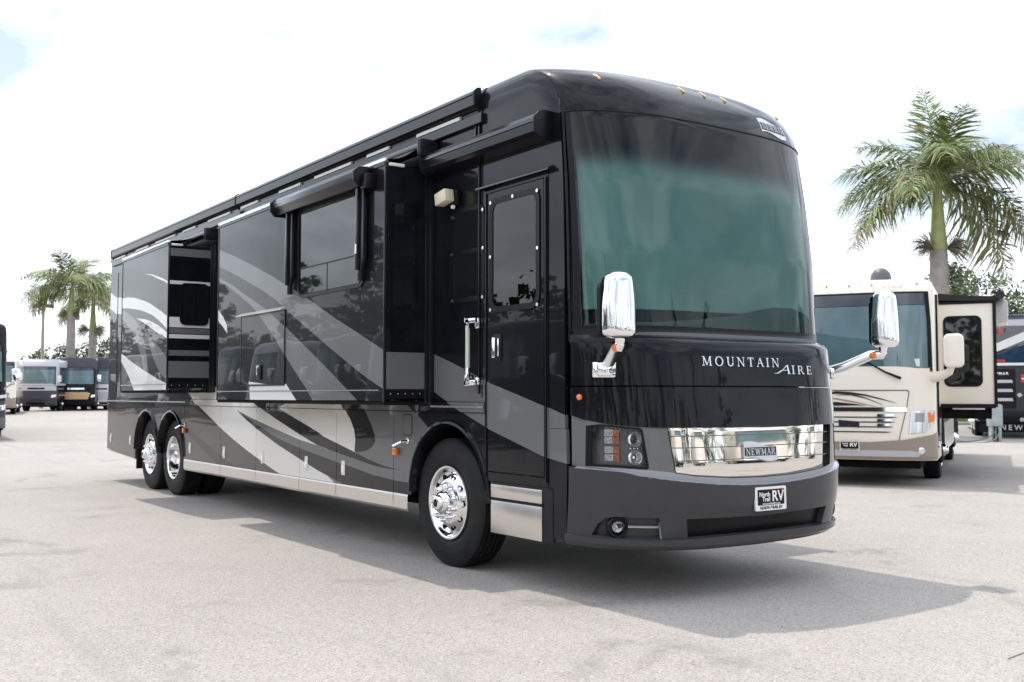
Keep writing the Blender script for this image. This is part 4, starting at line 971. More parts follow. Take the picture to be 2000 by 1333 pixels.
for mirror in (False, True):
    fl = (lambda y: 2.56-y) if mirror else (lambda y: y)
    y = fl(.150); p = FR.p(y, .535); ax = Vector((.95, -.30 if not mirror else .30, 0)).normalized()
    fg = MB(); fg.lathe([(-.02, .078), (.015, .077), (.028, .070), (.026, .058), (.0, .050), (-.03, .045)], p, ax, 32); fo_ = fg.build('fog_light', TRIM, rv, sharp=40)
    fg = MB(); fg.lathe([(-.012, .040), (.0, .038), (-.012, .026), (-.022, .014), (-.006, .010), (.0, .006), (.001, 0)], p, ax, 24); fg.build('fog_lens', FACET, fo_)
    fin = [(fl(.20), .532), (fl(.372), .530), (fl(.372), .543), (fl(.20), .545)]
    FR.sheet('fog_fin', fin if not mirror else fin[::-1], [LEDGE], fo_, off=.006, depth=.03, n=60)
    pil = [(fl(.362), .606), (fl(.378), .606), (fl(.402), .462), (fl(.386), .462)]
    FR.sheet('fog_pillar', pil, [LEDGE], fo_, off=.032, depth=.04, n=60)
# dealer plate
pc = FR.p(1.315, .692); pn = FR.n(1.315, .70); pn.z = 0.02; pn.normalize(); ex = Vector((0, 0, 1)).cross(pn).normalized(); ey = pn.cross(ex); pc = pc + pn*.042
def on_plate(a, b, d): return pc + ex*a + ey*b + pn*d
lp = MB(); lp.prism(rounded(-.165, .165, -.085, .085, .012), on_plate, -.012, 0); plate = lp.build('number_plate', mat('plate_frame_white', (.80, .79, .76), .4), rv)
lp = MB(); lp.prism(rounded(-.142, .142, -.046, .066, .006), on_plate, 0, .0015); lp.build('plate_field', TRIM, plate)
PW = mat('plate_white', (.85, .85, .84), .5)
for s, sz, a, b, m, bo_ in (('North', .045, -.070, .030, PW, .0009), ('Trail', .045, -.055, -.005, PW, .0009), ('RV', .105, .070, .013, PW, .0022), ('www.northtrailrv.com', .021, 0, -.036, PW, .0002), ('NORTH TRAIL RV', .030, 0, -.066, TRIM, .0003)):
    text_on('plate_lettering', s, sz, m, on_plate(a, b, .0035 if m is PW else .0025), ex, ey, plate, bold=bo_, extrude=.0006)
lp = MB(); lp.prism([(.108, .068), (.124, .068), (.113, .022)], on_plate, .002, .0048); lp.build('plate_pennant', mat('plate_red', (.6, .05, .04), .5), plate)
# roof marker lights and cap badge
MARK = mat('pale_amber_lens', (.85, .50, .16), .15, coat=.6)
def cap_point(y, z):
    us, b, P, Q, h = (lerp_table(CAP, z, i) for i in (1, 2, 3, 4, 5)); t = min(1, abs((y-1.28)/h)); return Vector((us+b*max(0, 1-t**P)**Q, y, z))
for y, z in ((.30, 3.795), (1.05, 3.795), (1.28, 3.795), (1.51, 3.795), (2.26, 3.795)):
    p = cap_point(y, z); mk = MB(); M_ = Matrix.Translation(p) @ Matrix.Rotation(R(35), 4, 'Y'); mk.box((-.055, -.009, -.014), (.040, .009, .008), 0, M_); mk.build('roof_marker_light', MARK, rv, bevel=.007)
CF = Front([(z, us, b, P, Q) for z, us, b, P, Q, h in CAP], 1.28, 1.28)
wavy_badge('cap_badge', CF, 1.955, 3.600, .35, .155, rv, .006, TRIM, SATIN, 'NEWMAR', SATIN)

# ------------------------------------------------------------------ door mirrors on chrome arms
def mirror(sgn, hx, hy, hz=2.055):
    """sgn -1: passenger side"""
    yb = 1.28+sgn*1.19 if sgn < 0 else 1.28+1.19
    base = FR.p(1.28+sgn*1.185, 1.615); 
    tip = Vector((hx-.01, hy-sgn*.02, 1.80))
    head = MB(); sect = []
    for k in range(23):       # tall rounded shell, widest low down
        t = k/22; z = hz-.23+.46*t
        w = .125*(1-.28*max(0, t-.45)**1.5*2.2); d = .085*(1-.20*t)
        e = 1.0
        if t < .14: e = math.sqrt(max(0, 1-((.14-t)/.14)**2))*.35+.65
        if t > .88: e = math.sqrt(max(.04, 1-((t-.88)/.13)**2))
        ring = []
        for j in range(52):
            a = 2*math.pi*j/52; ca, sa = math.cos(a), math.sin(a); p_ = 2.6
            rr = (abs(ca)**p_ + abs(sa)**p_)**(-1/p_); px_, py_ = rr*ca*d*e, rr*sa*w*e
            if ca < -.1: px_ = max(px_, -.055)
            ring.append(head.vert((hx+px_, hy+py_, z)))
        sect.append(ring)
    for ra, rb in zip(sect, sect[1:]):
        for j in range(52): head.face((ra[j], ra[(j+1) % 52], rb[(j+1) % 52], rb[j]), 0, True)
    head.face(sect[0][::-1]); head.face(sect[-1])
    root = head.build('door_mirror', CHROME, rv, sharp=60)
    mg = MB(); mg.prism(rounded(-.105, .105, -.19, .19, .04), lambda a, b, d: (hx-.057-d, hy+a, hz+b), 0, .004); mg.build('mirror_glass', PRIVACY, root)
    mg = MB(); mg.prism(rounded(-.115, .115, -.20, .16, .04), lambda a, b, d: (hx-.045-d, hy+sgn*.012+a, hz-.01+b), 0, .03); mg.build('mirror_back', TRIM, root)
    arm = MB(); arm.tube([base+Vector((.02, sgn*.01, .015)), base.lerp(tip, .35)+Vector((0, 0, -.01)), base.lerp(tip, .8), tip+Vector((-.01, 0, -.035)), tip+Vector((.004, 0, -.01))], [.040, .040, .038, .038, .034], 16)
    arm.lathe([(0, .030), (.02, .030), (.028, .036), (.06, .036), (.065, .022), (.10, .020)], tip+Vector((.0, 0, -.03)), (0, 0, 1), 20); arm.build('mirror_arm', CHROME, root, sharp=45)
    bn = Vector((.80, sgn*.60, 0)); bx_ = Vector((0, 0, 1)).cross(bn).normalized()
    bs = MB(); bs.prism(rounded(-.085, .085, -.055, .055, .012), lambda a, b, d: base+bx_*a+Vector((0, 0, b))+bn*d, -.03, .03); bs.prism(rounded(-.055, .055, -.045, .05, .02), lambda a, b, d: base+bx_*a+Vector((0, 0, b))+bn*d, .03, .085); bs.build('mirror_base', CHROME, root, bevel=.008)
    ti = MB(); q = base.lerp(tip, .84)+Vector((.020, -.030, -.012)); ti.lathe([(0, .030), (.010, .027), (.016, .015), (.018, 0)], q, (.75, -.66, -.25), 16); ti.build('mirror_turn_signal', AMBER, root)
    return root
mirror(-1, 2.15, .03, 2.05); mirror(1, 2.34, 2.70)

# ------------------------------------------------------------------ other motorhomes on the lot
CREAM = paint('cream_paint', (.85, .785, .68), rough=.4)
TAUPE = paint('taupe_metallic', (.33, .28, .23), metal=.3)
DKBROWN = paint('brown_black_paint', (.035, .026, .022))
LGREY = paint('pearl_grey_paint', (.50, .49, .53), metal=.1)
WHITEP = paint('white_paint', (.72, .72, .70))
GOLD = paint('gold_paint', (.50, .33, .17), metal=.4)
STEELBLUE = paint('deep_blue_paint', (.012, .035, .075))
SLATE = paint('slate_paint', (.06, .06, .075), metal=.2)
TEAL = mat('teal_screened_glass', (.085, .150, .165), .03, coat=.8, var=.25, scale=1.5)
TEALD = mat('dark_screened_glass', (.02, .028, .04), .03, coat=.8)
LAMP = mat('lamp_silver', (.75, .76, .78), .12, .7, coat=.8)
REDL = mat('red_lens', (.55, .02, .02), .2, coat=.6)
def coach(name, label, loc, heading, L, H, tab, matf, panels, mirrors=None, side=(), group=None, rear=None, domes=True, hw=1.27, wheels=(-1.6,), z0=.38):
    """a parked motorhome in its own frame: nose near x = 0, +x forward, +y driver side"""
    t = thing(name, label, 'motorhome', (loc[0], loc[1], gz(*loc)), R(heading), group)
    fr = Front(tab, hw, 0.0)
    b = MB(); zs = [z0, .6, .8, 1.0, 1.25, 1.5, 1.75, 2.0, 2.3, 2.6, 2.9, H-.36, H-.20, H-.10, H-.04, H]
    ins = {H-.20: .01, H-.10: .045, H-.04: .12, H: .26}; mats = []; rings = []
    for z in zs:
        i_ = ins.get(z, 0); h = hw-i_; ring = []
        us, bb, P, Q = (lerp_table(tab, z, k) for k in (1, 2, 3, 4))
        ring.append(b.vert((-L+i_, -h, z)))
        for k in range(49):
            y = -h*math.cos(math.pi*k/48); ring.append(b.vert((us-i_*1.3+bb*max(0, 1-abs(y/h)**P)**Q, y, z)))
        ring.append(b.vert((-L+i_, h, z))); rings.append(ring)
    def mi(m):
        if m not in mats: mats.append(m)
        return mats.index(m)
    for (za, ra), (zb, rb) in zip(zip(zs, rings), zip(zs[1:], rings[1:])):
        for k in range(len(ra)):
            k2 = (k+1) % len(ra); front = 0 < k < 49
            b.face((ra[k], ra[k2], rb[k2], rb[k]), mi(matf((za+zb)/2, front)), front)
    b.face(rings[-1], mi(matf(H, False))); b.face(rings[0][::-1], mi(DARK))
    b.build('body', mats, t, sharp=50)
    for nm, poly, m, off in panels: fr.sheet(nm, poly, [m], t, off=off+.003, depth=.012, n=48, dz=.12, step=.05)
    for x in wheels:
        for s in (-1, 1): wheel(t, x, s*(hw-.03), r=.50, rim_r=.29, z=.49, side=s, detail=False)
    for x in wheels:
        wc = MB(); wc.prism(arch(x, .56, .56, .30, 12), lambda a, b_, d: (a, d, b_), -hw-.004, hw+.004); wc.build('wheel_well', DARK, t)
    wx = MB(); wx.box((-L+.3, -hw+.25, .28), (-.3, hw-.25, z0+.02)); wx.build('underbody', DARK, t)
    if mirrors:
        mz, mm, out, fx = mirrors
        for s in (-1, 1):
            m = MB(); base = fr.p(s*(hw-.08), mz-.42); hp = Vector((base.x+fx, s*(hw+out), mz))
            m.tube([base, base.lerp(hp, .6)+Vector((0, 0, -.1)), hp+Vector((0, 0, -.25)), hp+Vector((0, 0, -.1))], .032, 8)
            ma = m.build('mirror_arm', mm, t); m = MB(); m.prism(rounded(-.13, .13, -.23, .23, .07), lambda a, b_, d: (hp.x-d, hp.y+a, hp.z+b_), -.05, .09); m.build('mirror_head', mm, ma, bevel=.025, segs=3)
    for nm, fn, m in side:
        s_ = MB(); fn(s_); s_.build(nm, m, t)
    return t, fr
STD = [(.3, -.45, .34, 3.2, .6), (.5, -.42, .40, 3.4, .6), (.8, -.40, .42, 3.4, .6), (1.1, -.40, .40, 3.4, .6), (1.7, -.42, .36, 3.2, .6), (1.8, -.44, .33, 3.2, .6), (3.1, -.58, .30, 2.8, .62), (3.5, -.75, .26, 2.6, .65)]
def sym(poly): return [(-y, z) for y, z in poly][::-1]

# --- cream motorhome behind the black one
cream, cf = coach('motorhome', 'cream motorhome with taupe bumper and its driver-side slide extended', (-2.98, 9.32), -60.1, 10.6, 3.34,
    [(.3, -.40, .30, 3.6, .6), (.45, -.36, .36, 3.8, .6), (.8, -.35, .38, 3.8, .6), (1.1, -.36, .36, 3.8, .6), (1.75, -.38, .32, 3.6, .6), (1.8, -.39, .30, 3.6, .6), (3.1, -.46, .27, 3.4, .6), (3.25, -.50, .25, 3.2, .6), (3.5, -.75, .2, 2.6, .65)],
    lambda z, front: CREAM if z > .8 or front else TAUPE,
    [('windshield', [(-1.225, 1.79), (1.225, 1.79), (1.21, 2.6), (1.18, 3.08), (-1.18, 3.08), (-1.21, 2.6)], TRIM, .004),
     ('windshield_screen', [(-1.16, 1.86), (1.16, 1.86), (1.15, 2.6), (1.13, 2.86), (-1.13, 2.86), (-1.15, 2.6)], TEAL, .008),
     ('windshield_band', [(-1.13, 2.868), (1.13, 2.868), (1.12, 3.05), (-1.12, 3.05)], TEALD, .008),
     ('hood_line', [(-.9, 1.52), (.86, 1.52), (.89, 1.50), (.885, 1.49), (.85, 1.508), (-.9, 1.508)], SLATE, .006),
     ('hood_line', [(.885, 1.49), (.895, 1.49), (.86, 1.25), (.69, .52), (.68, .52), (.85, 1.25)], SLATE, .006),
     ('swoosh', [(-.5, 1.44), (-.2, 1.50), (.03, 1.485), (.25, 1.45), (.5, 1.38), (.70, 1.315), (.5, 1.365), (.25, 1.425), (.03, 1.455), (-.2, 1.46)], DKBROWN, .006),
     ('swoosh', [(-.2, 1.44), (.03, 1.46), (.25, 1.40), (.5, 1.29), (.25, 1.385), (.03, 1.435)], SLATE, .0075),
     ('swoosh', [(-.5, 1.40), (-.2, 1.39), (.05, 1.345), (.40, 1.265), (.05, 1.325), (-.2, 1.37)], TAUPE, .0065),
     ('swoosh', [(-.5, 1.30), (-.22, 1.33), (.03, 1.305), (.25, 1.275), (.03, 1.275), (-.5, 1.26)], DKBROWN, .006),
     ('chrome_bar', [(-.86, 1.18), (.86, 1.18), (.85, 1.245), (-.85, 1.245)], ALU, .010)]
    + [('grille_slat', [(-.75+.03*k, z_), (.62-.02*k, z_), (.72-.03*k, z_+.012), (.62-.02*k, z_+.018), (-.75+.03*k, z_+.018)], SLATE, .006) for k, z_ in enumerate((1.08, 1.005, .93, .85))]
    + [('grille_glint', [(.42, z_+.02), (.66-.03*k, z_+.025), (.66-.03*k, z_+.062), (.42, z_+.058)], ALU, .008) for k, z_ in enumerate((1.08, 1.005, .93))]
    + [('badge', [(-.16, .94), (0, .955), (.15, .925), (.15, 1.02), (0, 1.03), (-.16, 1.045)], NAVY, .014)]
    + [(nm, (poly if s > 0 else sym(poly)), m, off) for s in (1, -1) for nm, poly, m, off in (
        ('headlight', [(.885, .84), (1.10, .86), (1.19, .93), (1.24, 1.02), (1.245, 1.20), (.915, 1.20)], LAMP, .010), ('headlight_bulb', [(.96, 1.02), (1.10, 1.02), (1.10, 1.16), (.97, 1.16)], mat('lamp_core', (.30, .31, .30), .1, coat=.8), .014),
        ('turn_signal', [(1.15, 1.0), (1.23, 1.03), (1.235, 1.17), (1.15, 1.17)], AMBER, .014))]
    + [('bumper_band', [(-1.266, .44), (1.266, .44), (1.268, .86), (1.2, .82), (.8, .74), (.3, .70), (-.3, .70), (-.8, .74), (-1.2, .82), (-1.268, .86)], TAUPE, .016),
       ('bumper_shelf', [(-1.0, .48), (1.0, .48), (1.05, .54), (.9, .575), (-.9, .575), (-1.05, .54)], LGREY, .024),
       ('number_plate', [(-.15, .56), (.155, .56), (.155, .715), (-.15, .715)], mat('plate_grey', (.62, .61, .59), .5), .032), ('plate_field', [(-.13, .60), (.135, .60), (.135, .70), (-.13, .70)], TRIM, .036)],
    mirrors=None, wheels=(-2.3, -8.0), z0=.42)
def put(parent, nm, m, fn, **kw):
    b = MB(); fn(b); return b.build(nm, m, parent, **kw)
pcc = cf.p(0.0, .64)
text_on('plate_lettering', 'North', .035, PW, (pcc.x+.043, -.062, .672), (0, 1, 0), (0, 0, 1), cream, bold=.0012)
text_on('plate_lettering', 'Trail', .035, PW, (pcc.x+.043, -.058, .638), (0, 1, 0), (0, 0, 1), cream, bold=.0012)
text_on('plate_lettering', 'RV', .095, PW, (pcc.x+.043, .062, .655), (0, 1, 0), (0, 0, 1), cream, bold=.003)
text_on('plate_lettering', 'NORTH TRAIL RV', .030, TRIM, (pcc.x+.040, .002, .583), (0, 1, 0), (0, 0, 1), cream, bold=.0005)
letters_on('badge_lettering', cf, word_strokes('NEWMAR', -.145, .965, .045, .28, .12), CHROME, cream, .018, .003)
letters_on('cap_lettering', cf, word_strokes('NEWMAR', .48, 3.15, .05, .34, .12), mat('cap_print', (.45, .43, .40), .5), cream, .006, .003)
for y_ in (-.35, 0, .35, 1.02): put(cream, 'roof_marker_light', AMBER, lambda b, y_=y_: b.lathe([(0, .02), (.02, .018), (.028, 0)], cf.p(y_, 3.2), (1, 0, .3), 10))
put(cream, 'fog_light', LAMP, lambda b: b.lathe([(0, .055), (.03, .053), (.035, .042), (.028, .0)], cf.p(1.05, .575), (1, .2, 0), 18))
put(cream, 'satellite_dome', mat('dome_grey', (.10, .10, .115), .45), lambda b: b.lathe([(0, .17), (.08, .168), (.14, .15), (.20, .10), (.225, .05), (.23, 0)], (-1.0, .42, 3.33), (0, 0, 1), 24))
put(cream, 'roof_air_conditioner', WHITE, lambda b: b.box((-5.2, -.35, 3.33), (-4.2, .35, 3.58)), bevel=.06, segs=3)
# its mirror, wiper, sticker
put(cream, 'mirror_head', CREAM, lambda b: b.prism(rounded(-.145, .145, -.26, .26, .08), lambda a, c_, d: (-.02-d, 1.55+a, 2.12+c_), -.08, .14), bevel=.035, segs=3)
put(cream, 'mirror_arm', CREAM, lambda b: b.tube([(-.32, 1.22, 1.72), (-.22, 1.36, 1.74), (-.10, 1.48, 1.80), (-.06, 1.52, 1.90)], [.09, .075, .06, .05], 12))
put(cream, 'wiper', RUBBER, lambda b: b.tube([cf.p(.05, 1.97)+Vector((.04, 0, 0)), cf.p(.30, 1.95)+Vector((.05, 0, 0)), cf.p(.55, 1.80)+Vector((.06, 0, 0)), cf.p(.78, 1.70)+Vector((.05, 0, 0))], [.008, .012, .016, .022], 8))
put(cream, 'windshield_sticker', WHITE, lambda b: b.box((cf.x(1.0, 1.95)+.012, .93, 1.89), (cf.x(1.0, 1.95)+.016, 1.05, 2.01)))
# driver side: slide with a tall window, topper, awning arm; lower bays
def slb(b): b.box((-6.2, 1.2, 1.27), (-1.85, 2.13, 3.0))
sl = put(cream, 'slide_out', CREAM, slb, bevel=.012)
put(sl, 'window_frame', TRIM, lambda b: b.prism(rounded(1.33, 1.93, 1.58, 2.78, .10), lambda a, c_, d: (-1.85+d, a, c_), 0, .015))
put(sl, 'window_pane', PRIVACY, lambda b: b.prism(rounded(1.37, 1.89, 1.62, 2.74, .08), lambda a, c_, d: (-1.85+d, a, c_), .014, .019))
put(sl, 'window_bar', TRIM, lambda b: b.box((-1.842, 1.36, 1.98), (-1.828, 1.90, 2.01)))
put(sl, 'slide_trim', TRIM, lambda b: (b.box((-1.88, 2.10, 1.24), (-1.83, 2.15, 3.04)), b.box((-1.88, 1.25, 1.22), (-1.835, 2.12, 1.29)), b.box((-1.88, 1.25, 2.98), (-1.835, 2.12, 3.02))))
put(sl, 'slide_rack', DARK, lambda b: b.box((-6.0, 1.2, 1.04), (-1.95, 2.05, 1.26)))
put(sl, 'slide_rail', ALU, lambda b: b.box((-2.1, 1.45, 1.195), (-1.90, 1.95, 1.225)))
put(sl, 'topper_cloth', CANVAS, lambda b: b.prism([(1.26, 3.17), (1.26, 3.05), (1.7, 3.03), (2.18, 3.02), (2.18, 3.09), (1.7, 3.12)], lambda a, c_, d: (d, a, c_), -6.3, -1.80))
put(sl, 'topper_roller', AWN, lambda b: b.lathe([(0, 0), (0, .075), (4.6, .075), (4.6, 0)], (-6.35, 2.22, 3.11), (1, 0, 0), 18))
put(sl, 'awning_case', LGREY, lambda b: b.box((-6.3, 2.15, 2.70), (-2.2, 2.34, 3.05)), bevel=.03)
put(cream, 'side_trim', DKBROWN, lambda b: (b.box((-1.75, 1.268, .60), (-.62, 1.276, 1.25)), b.box((-10.4, 1.268, .55), (-6.3, 1.276, 1.1))))
put(cream, 'cab_window', TEALD, lambda b: b.box((-1.55, 1.268, 1.75), (-.72, 1.276, 2.9)))
put(cream, 'awning_post', TRIM, lambda b: b.box((-.66, 1.268, .8), (-.60, 1.30, 3.05)))
put(cream, 'skirt_panel', STEEL, lambda b: b.box((-7.3, 1.27, .44), (-2.9, 1.28, .95)))

# --- dark blue motorhome seen from behind at the right edge
blue = thing('motorhome', 'dark blue motorhome seen from behind with a white chevron', 'motorhome', (-10.81, 28.62, gz(-10.81, 28.62)), R(124.0))
# frame: +x away from the camera, y left of that, rear face on x = 0
def bl(nm, m, fn, parent=blue, **kw): return put(parent, nm, m, fn, **kw)
def yz(poly, d0, d1): return lambda b: b.prism(poly, lambda a, c_, d: (d, a, c_), d0, d1)
bl('body', STEELBLUE, lambda b: b.box((.02, -1.27, .55), (11, 1.27, 3.98)), bevel=.10, segs=4)
bl('upper_panel', GREY, yz([(-1.24, 2.95), (1.24, 2.95), (1.22, 3.85), (1.1, 3.92), (-1.1, 3.92), (-1.22, 3.85)], -.01, .02))
bl('top_cap', LGREY, yz([(-1.22, 3.72), (1.22, 3.72), (1.1, 3.93), (-1.1, 3.93)], -.03, -.010))
bl('blue_panel', STEELBLUE, yz([(-1.24, 2.50), (1.24, 2.50), (1.24, 3.05), (0.62, 2.80), (-1.24, 3.46)], -.022, -.012))
bl('chevron', WHITEP, yz([(0.62, 2.88), (1.24, 3.15), (1.24, 3.43), (0.62, 3.16), (-.60, 3.70), (-1.24, 3.70), (-1.24, 3.69)], -.030, -.022))
bl('chevron_edge', SLATE, yz([(.60, 2.76), (1.1, 2.98), (1.1, 3.04), (.60, 2.83), (0.0, 3.08), (0.0, 3.02)], -.034, -.0305))
bl('brake_light', REDL, yz([(.40, 2.53), (.72, 2.53), (.72, 2.61), (.40, 2.61)], -.045, -.022))
bl('rear_ledge', ALU_EDGE, yz([(-1.25, 2.41), (1.25, 2.41), (1.25, 2.50), (-1.25, 2.50)], -.06, .0))
lowp = bl('engine_door', BUMPER, yz([(-1.25, .88), (1.25, .88), (1.25, 2.41), (-1.25, 2.41)], -.03, .01))
bl('engine_grille', TRIM, yz([(.10, 1.0), (1.16, 1.0), (1.16, 2.30), (.10, 2.30)], -.036, -.03), lowp)
for z_ in (1.84, 1.54, 1.24): bl('grille_slat', LGREY, yz([(.18, z_), (1.08, z_), (1.05, z_+.10), (.21, z_+.10)], -.06, -.036), lowp)
text_on('grille_lettering', 'NEWMAR', .13, CHROME, (-.04, .63, 2.14), (0, -1, 0), (0, 0, 1), lowp, bold=.003, space=1.25)
tl = bl('tail_light', REDL, yz([(-.06, 1.84), (-.46, 1.82), (-.46, 2.14), (-.06, 2.12)], -.05, -.03)); bl('tail_light_bar', WHITE, yz([(-.08, 1.96), (-.44, 1.95), (-.44, 1.99), (-.08, 2.00)], -.054, -.049), tl)
bl('badge', ALU, yz([(-.10, 1.42), (.02, 1.36), (.08, 1.46), (-.03, 1.52)], -.045, -.03))
bl('bumper', TRIM, yz([(-1.22, .62), (1.22, .62), (1.25, .86), (.6, .90), (-.6, .90), (-1.25, .86)], -.16, .0), bevel=.03)
flap = bl('mud_flap', RUBBER, yz([(-1.2, .20), (1.2, .20), (1.2, .56), (-1.2, .56)], .25, .27))
text_on('flap_lettering', 'NEWMAR', .24, WHITE, (.245, -.1, .36), (0, -1, 0), (0, 0, 1), flap, bold=.004, space=1.5)
bl('exhaust_tip', CHROME, lambda b: b.tube([(.1, -.05, .72), (-.2, -.05, .64)], .07, 14))
for x_ in (2.6, 3.9): 
    for s in (-1, 1): wheel(blue, x_, s*1.24, r=.50, rim_r=.29, z=.49, side=s, detail=False)
bl('roof_air_conditioner', SLATE, lambda b: b.box((1.6, -.5, 3.97), (2.6, .5, 4.2)), bevel=.08, segs=3)
bl('roof_rack', LGREY, lambda b: b.box((.3, -1.1, 3.97), (1.4, -.3, 4.08)), bevel=.03)

# --- power pedestal with its cable and hose
ped = thing('utility_pedestal', 'grey power pedestal with looping cables beside the cream motorhome', 'pedestal', (-10.19, 26.03, gz(-10.19, 26.03)), R(-35))
PEDM = mat('pedestal_grey', (.36, .40, .40), .5, var=.12)
pb = put(ped, 'post', PEDM, lambda b: b.box((-.10, -.15, 0), (.10, .17, .62)), bevel=.008)
put(ped, 'meter_box', PEDM, lambda b: b.prism([(-.19, .48), (.19, .48), (.19, 1.12), (.12, 1.16), (-.19, 1.16)], lambda a, c_, d: (d, a, c_), -.14, .15), bevel=.01)
put(ped, 'box_lid', PEDM, lambda b: b.box((.15, -.16, .54), (.165, .10, 1.08)))
put(ped, 'supply_pipe', RUBBER, lambda b: (b.tube([(.12, .03, .5), (.13, .03, .02)], .022, 8), b.tube([(.12, -.07, .5), (.13, -.08, .02)], .022, 8)))
CABLE = mat('grey_cable', (.11, .12, .12), .6)
def bez(P, n=24):
    out = []
    for k in range(n+1):
        t = k/n; q = [Vector(p) for p in P]
        while len(q) > 1: q = [a.lerp(b, t) for a, b in zip(q, q[1:])]
        out.append(tuple(q[0]))
    return out
cb1 = MB(); cb1.tube(bez([(.13, -.02, .5), (.25, -.05, -.15), (.5, -1.2, .0), (.4, -2.4, .0), (.0, -2.6, .02), (-.4, -1.0, .02), (.2, -.9, .02)]), .018, 7)
tag(cb1.build('power_cable', CABLE), 'dark power cable looped on the pavement by the grey pedestal', 'cable'); o_ = bpy.data.objects['power_cable']; o_.location = ped.location; o_.rotation_euler = ped.rotation_euler
cb2 = MB(); cb2.tube(bez([(.14, .06, .4), (.3, .0, -.2), (1.0, -.8, .02), (1.2, -2.2, .02), (1.0, -3.6, .02), (.5, -4.1, .3)]), .018, 7)
tag(cb2.build('water_hose', mat('hose_grey', (.16, .17, .17), .5), None), 'grey hose lying from the pedestal to the cream motorhome', 'hose'); o_ = bpy.data.objects['water_hose']; o_.location = ped.location; o_.rotation_euler = ped.rotation_euler

# --- left row, far off
def front_simple(top, mid, low, chin, accent):
    return [('windshield', [(-1.19, 1.80), (1.19, 1.80), (1.15, 3.04), (-1.15, 3.04)], TRIM, .004), ('windshield_screen', [(-1.13, 1.87), (1.13, 1.87), (1.10, 2.82), (-1.10, 2.82)], TEAL, .008), ('windshield_band', [(-1.10, 2.83), (1.10, 2.83), (1.09, 3.01), (-1.09, 3.01)], TEALD, .008),
            ('hood_panel', [(-1.24, 1.40), (1.24, 1.40), (1.22, 1.72), (-1.22, 1.72)], mid, .006), ('name_plate', [(-.55, 1.48), (.55, 1.48), (.55, 1.60), (-.55, 1.60)], accent, .010),
            ('grille', [(-.80, .80), (.80, .80), (.95, 1.22), (.75, 1.30), (-.75, 1.30), (-.95, 1.22)], low, .010), ('bumper', [(-1.25, .40), (1.25, .40), (1.25, .72), (.7, .78), (-.7, .78), (-1.25, .72)], chin, .016)] + \
           [('headlight', (p if s > 0 else sym(p)), LAMP, .014) for s in (1, -1) for p in ([(.98, .92), (1.22, .98), (1.23, 1.14), (1.0, 1.10)],)] + [('air_dam', [(-.6, .44), (.6, .44), (.55, .60), (-.55, .60)], TRIM, .022)]
ga = 'motorhomes parked in the far row'
coach('motorhome', 'grey and white motorhome with dark grille, leftmost of the far row', (-68.35, 9.35), -29, 10, 3.55, STD, lambda z, f: LGREY if z > 1.75 else (BLACK if not f else SLATE), front_simple(LGREY, LGREY, SLATE, SLATE, BLACK), (2.2, WHITEP, .22, .25),
      side=[('side_glass', lambda b: b.box((-3.2, 1.268, 1.9), (-.85, 1.275, 3.0)), TEALD), ('side_band', lambda b: b.box((-9, 1.268, 1.05), (-.7, 1.278, 1.12)), ALU)], group=ga, wheels=(-1.5, -7))
coach('motorhome', 'black motorhome with gold grille in the far row', (-69.3, 12.1), -20, 11, 3.75, STD, lambda z, f: SLATE if z > 3.1 else BLACK, front_simple(SLATE, BLACK, GOLD, BLACK, ALU), (2.3, CHROME, .25, .3), group=ga, wheels=(-1.7, -8))
coach('motorhome', 'white fronted motorhome with grey roof in the far row beside the black one', (-70.5, 13.95), -18, 11, 3.85, STD, lambda z, f: SLATE if z > 3.1 else (WHITEP if f else SLATE), front_simple(SLATE, WHITEP, LGREY, WHITEP, SLATE), (2.35, CHROME, .25, .3), group=ga, wheels=(-1.7, -8))
coach('motorhome', 'cream motorhome half hidden behind the coach at the left edge', (-58.0, 5.1), -12, 10, 3.35, STD, lambda z, f: CREAM if z > 1.0 else TAUPE, front_simple(CREAM, CREAM, TAUPE, TAUPE, TAUPE), (2.2, CREAM, .2, .25), wheels=(-1.5, -7))
lc, lf = coach('motorhome', 'black motorhome with silver stripe cut off by the left edge of the picture', (-28.6, -.05), -4, 12, 3.78, STD, lambda z, f: BLACK if z > 1.2 else SLATE,
    front_simple(BLACK, BLACK, GREY, GREY, CHROME) + [('stripe', [(-1.26, 1.10), (-.2, 1.20), (.2, 1.20), (1.26, 1.36), (1.26, 1.46), (.2, 1.30), (-.2, 1.30), (-1.26, 1.46)], PALE, .020)], (2.05, CHROME, .22, .3), wheels=(-1.7, -8))
letters_on('cap_lettering', lf, word_strokes('NEWMAR', .55, 3.42, .07, .45, .14), PALE, lc, .006, .003)

# --- vehicles and trees across the lane, in view as reflections in the paint and chrome
gr_ = 'motorhomes parked across the lane'
ROW = ((-7.0, -11.5, 88, 'black and grey', BLACK, GREY), (-11.5, -11.0, 87, 'black', BLACK, BLACK), (-16.0, -11.2, 90, 'dark brown', DKBROWN, BLACK), (-20.5, -11.0, 88, 'slate', SLATE, BLACK), (-25.5, -11.4, 90, 'brown and black', DKBROWN, DKBROWN), (-30.5, -11.0, 88, 'silver grey', LGREY, SLATE), (-36, -11.5, 89, 'black and slate', BLACK, SLATE), (-42, -11.5, 88, 'dark blue', STEELBLUE, BLACK), (-49, -12, 90, 'slate and grey', SLATE, GREY), (-57, -12, 88, 'white', WHITEP, GREY), (-66, -12.5, 88, 'black and brown', BLACK, DKBROWN))
for x, y, h, cn, body, low in ROW:
    coach('motorhome', cn + ' motorhome across the lane, mirrored in the glossy side of the black one', (x, y), h, 10.5, 3.5, STD, lambda z, f, body=body, low=low: body if z > 1.0 else low, front_simple(body, body, ALU, low, ALU), (2.2, CHROME, .22, .25), group=gr_, wheels=(-1.6, -7.5))
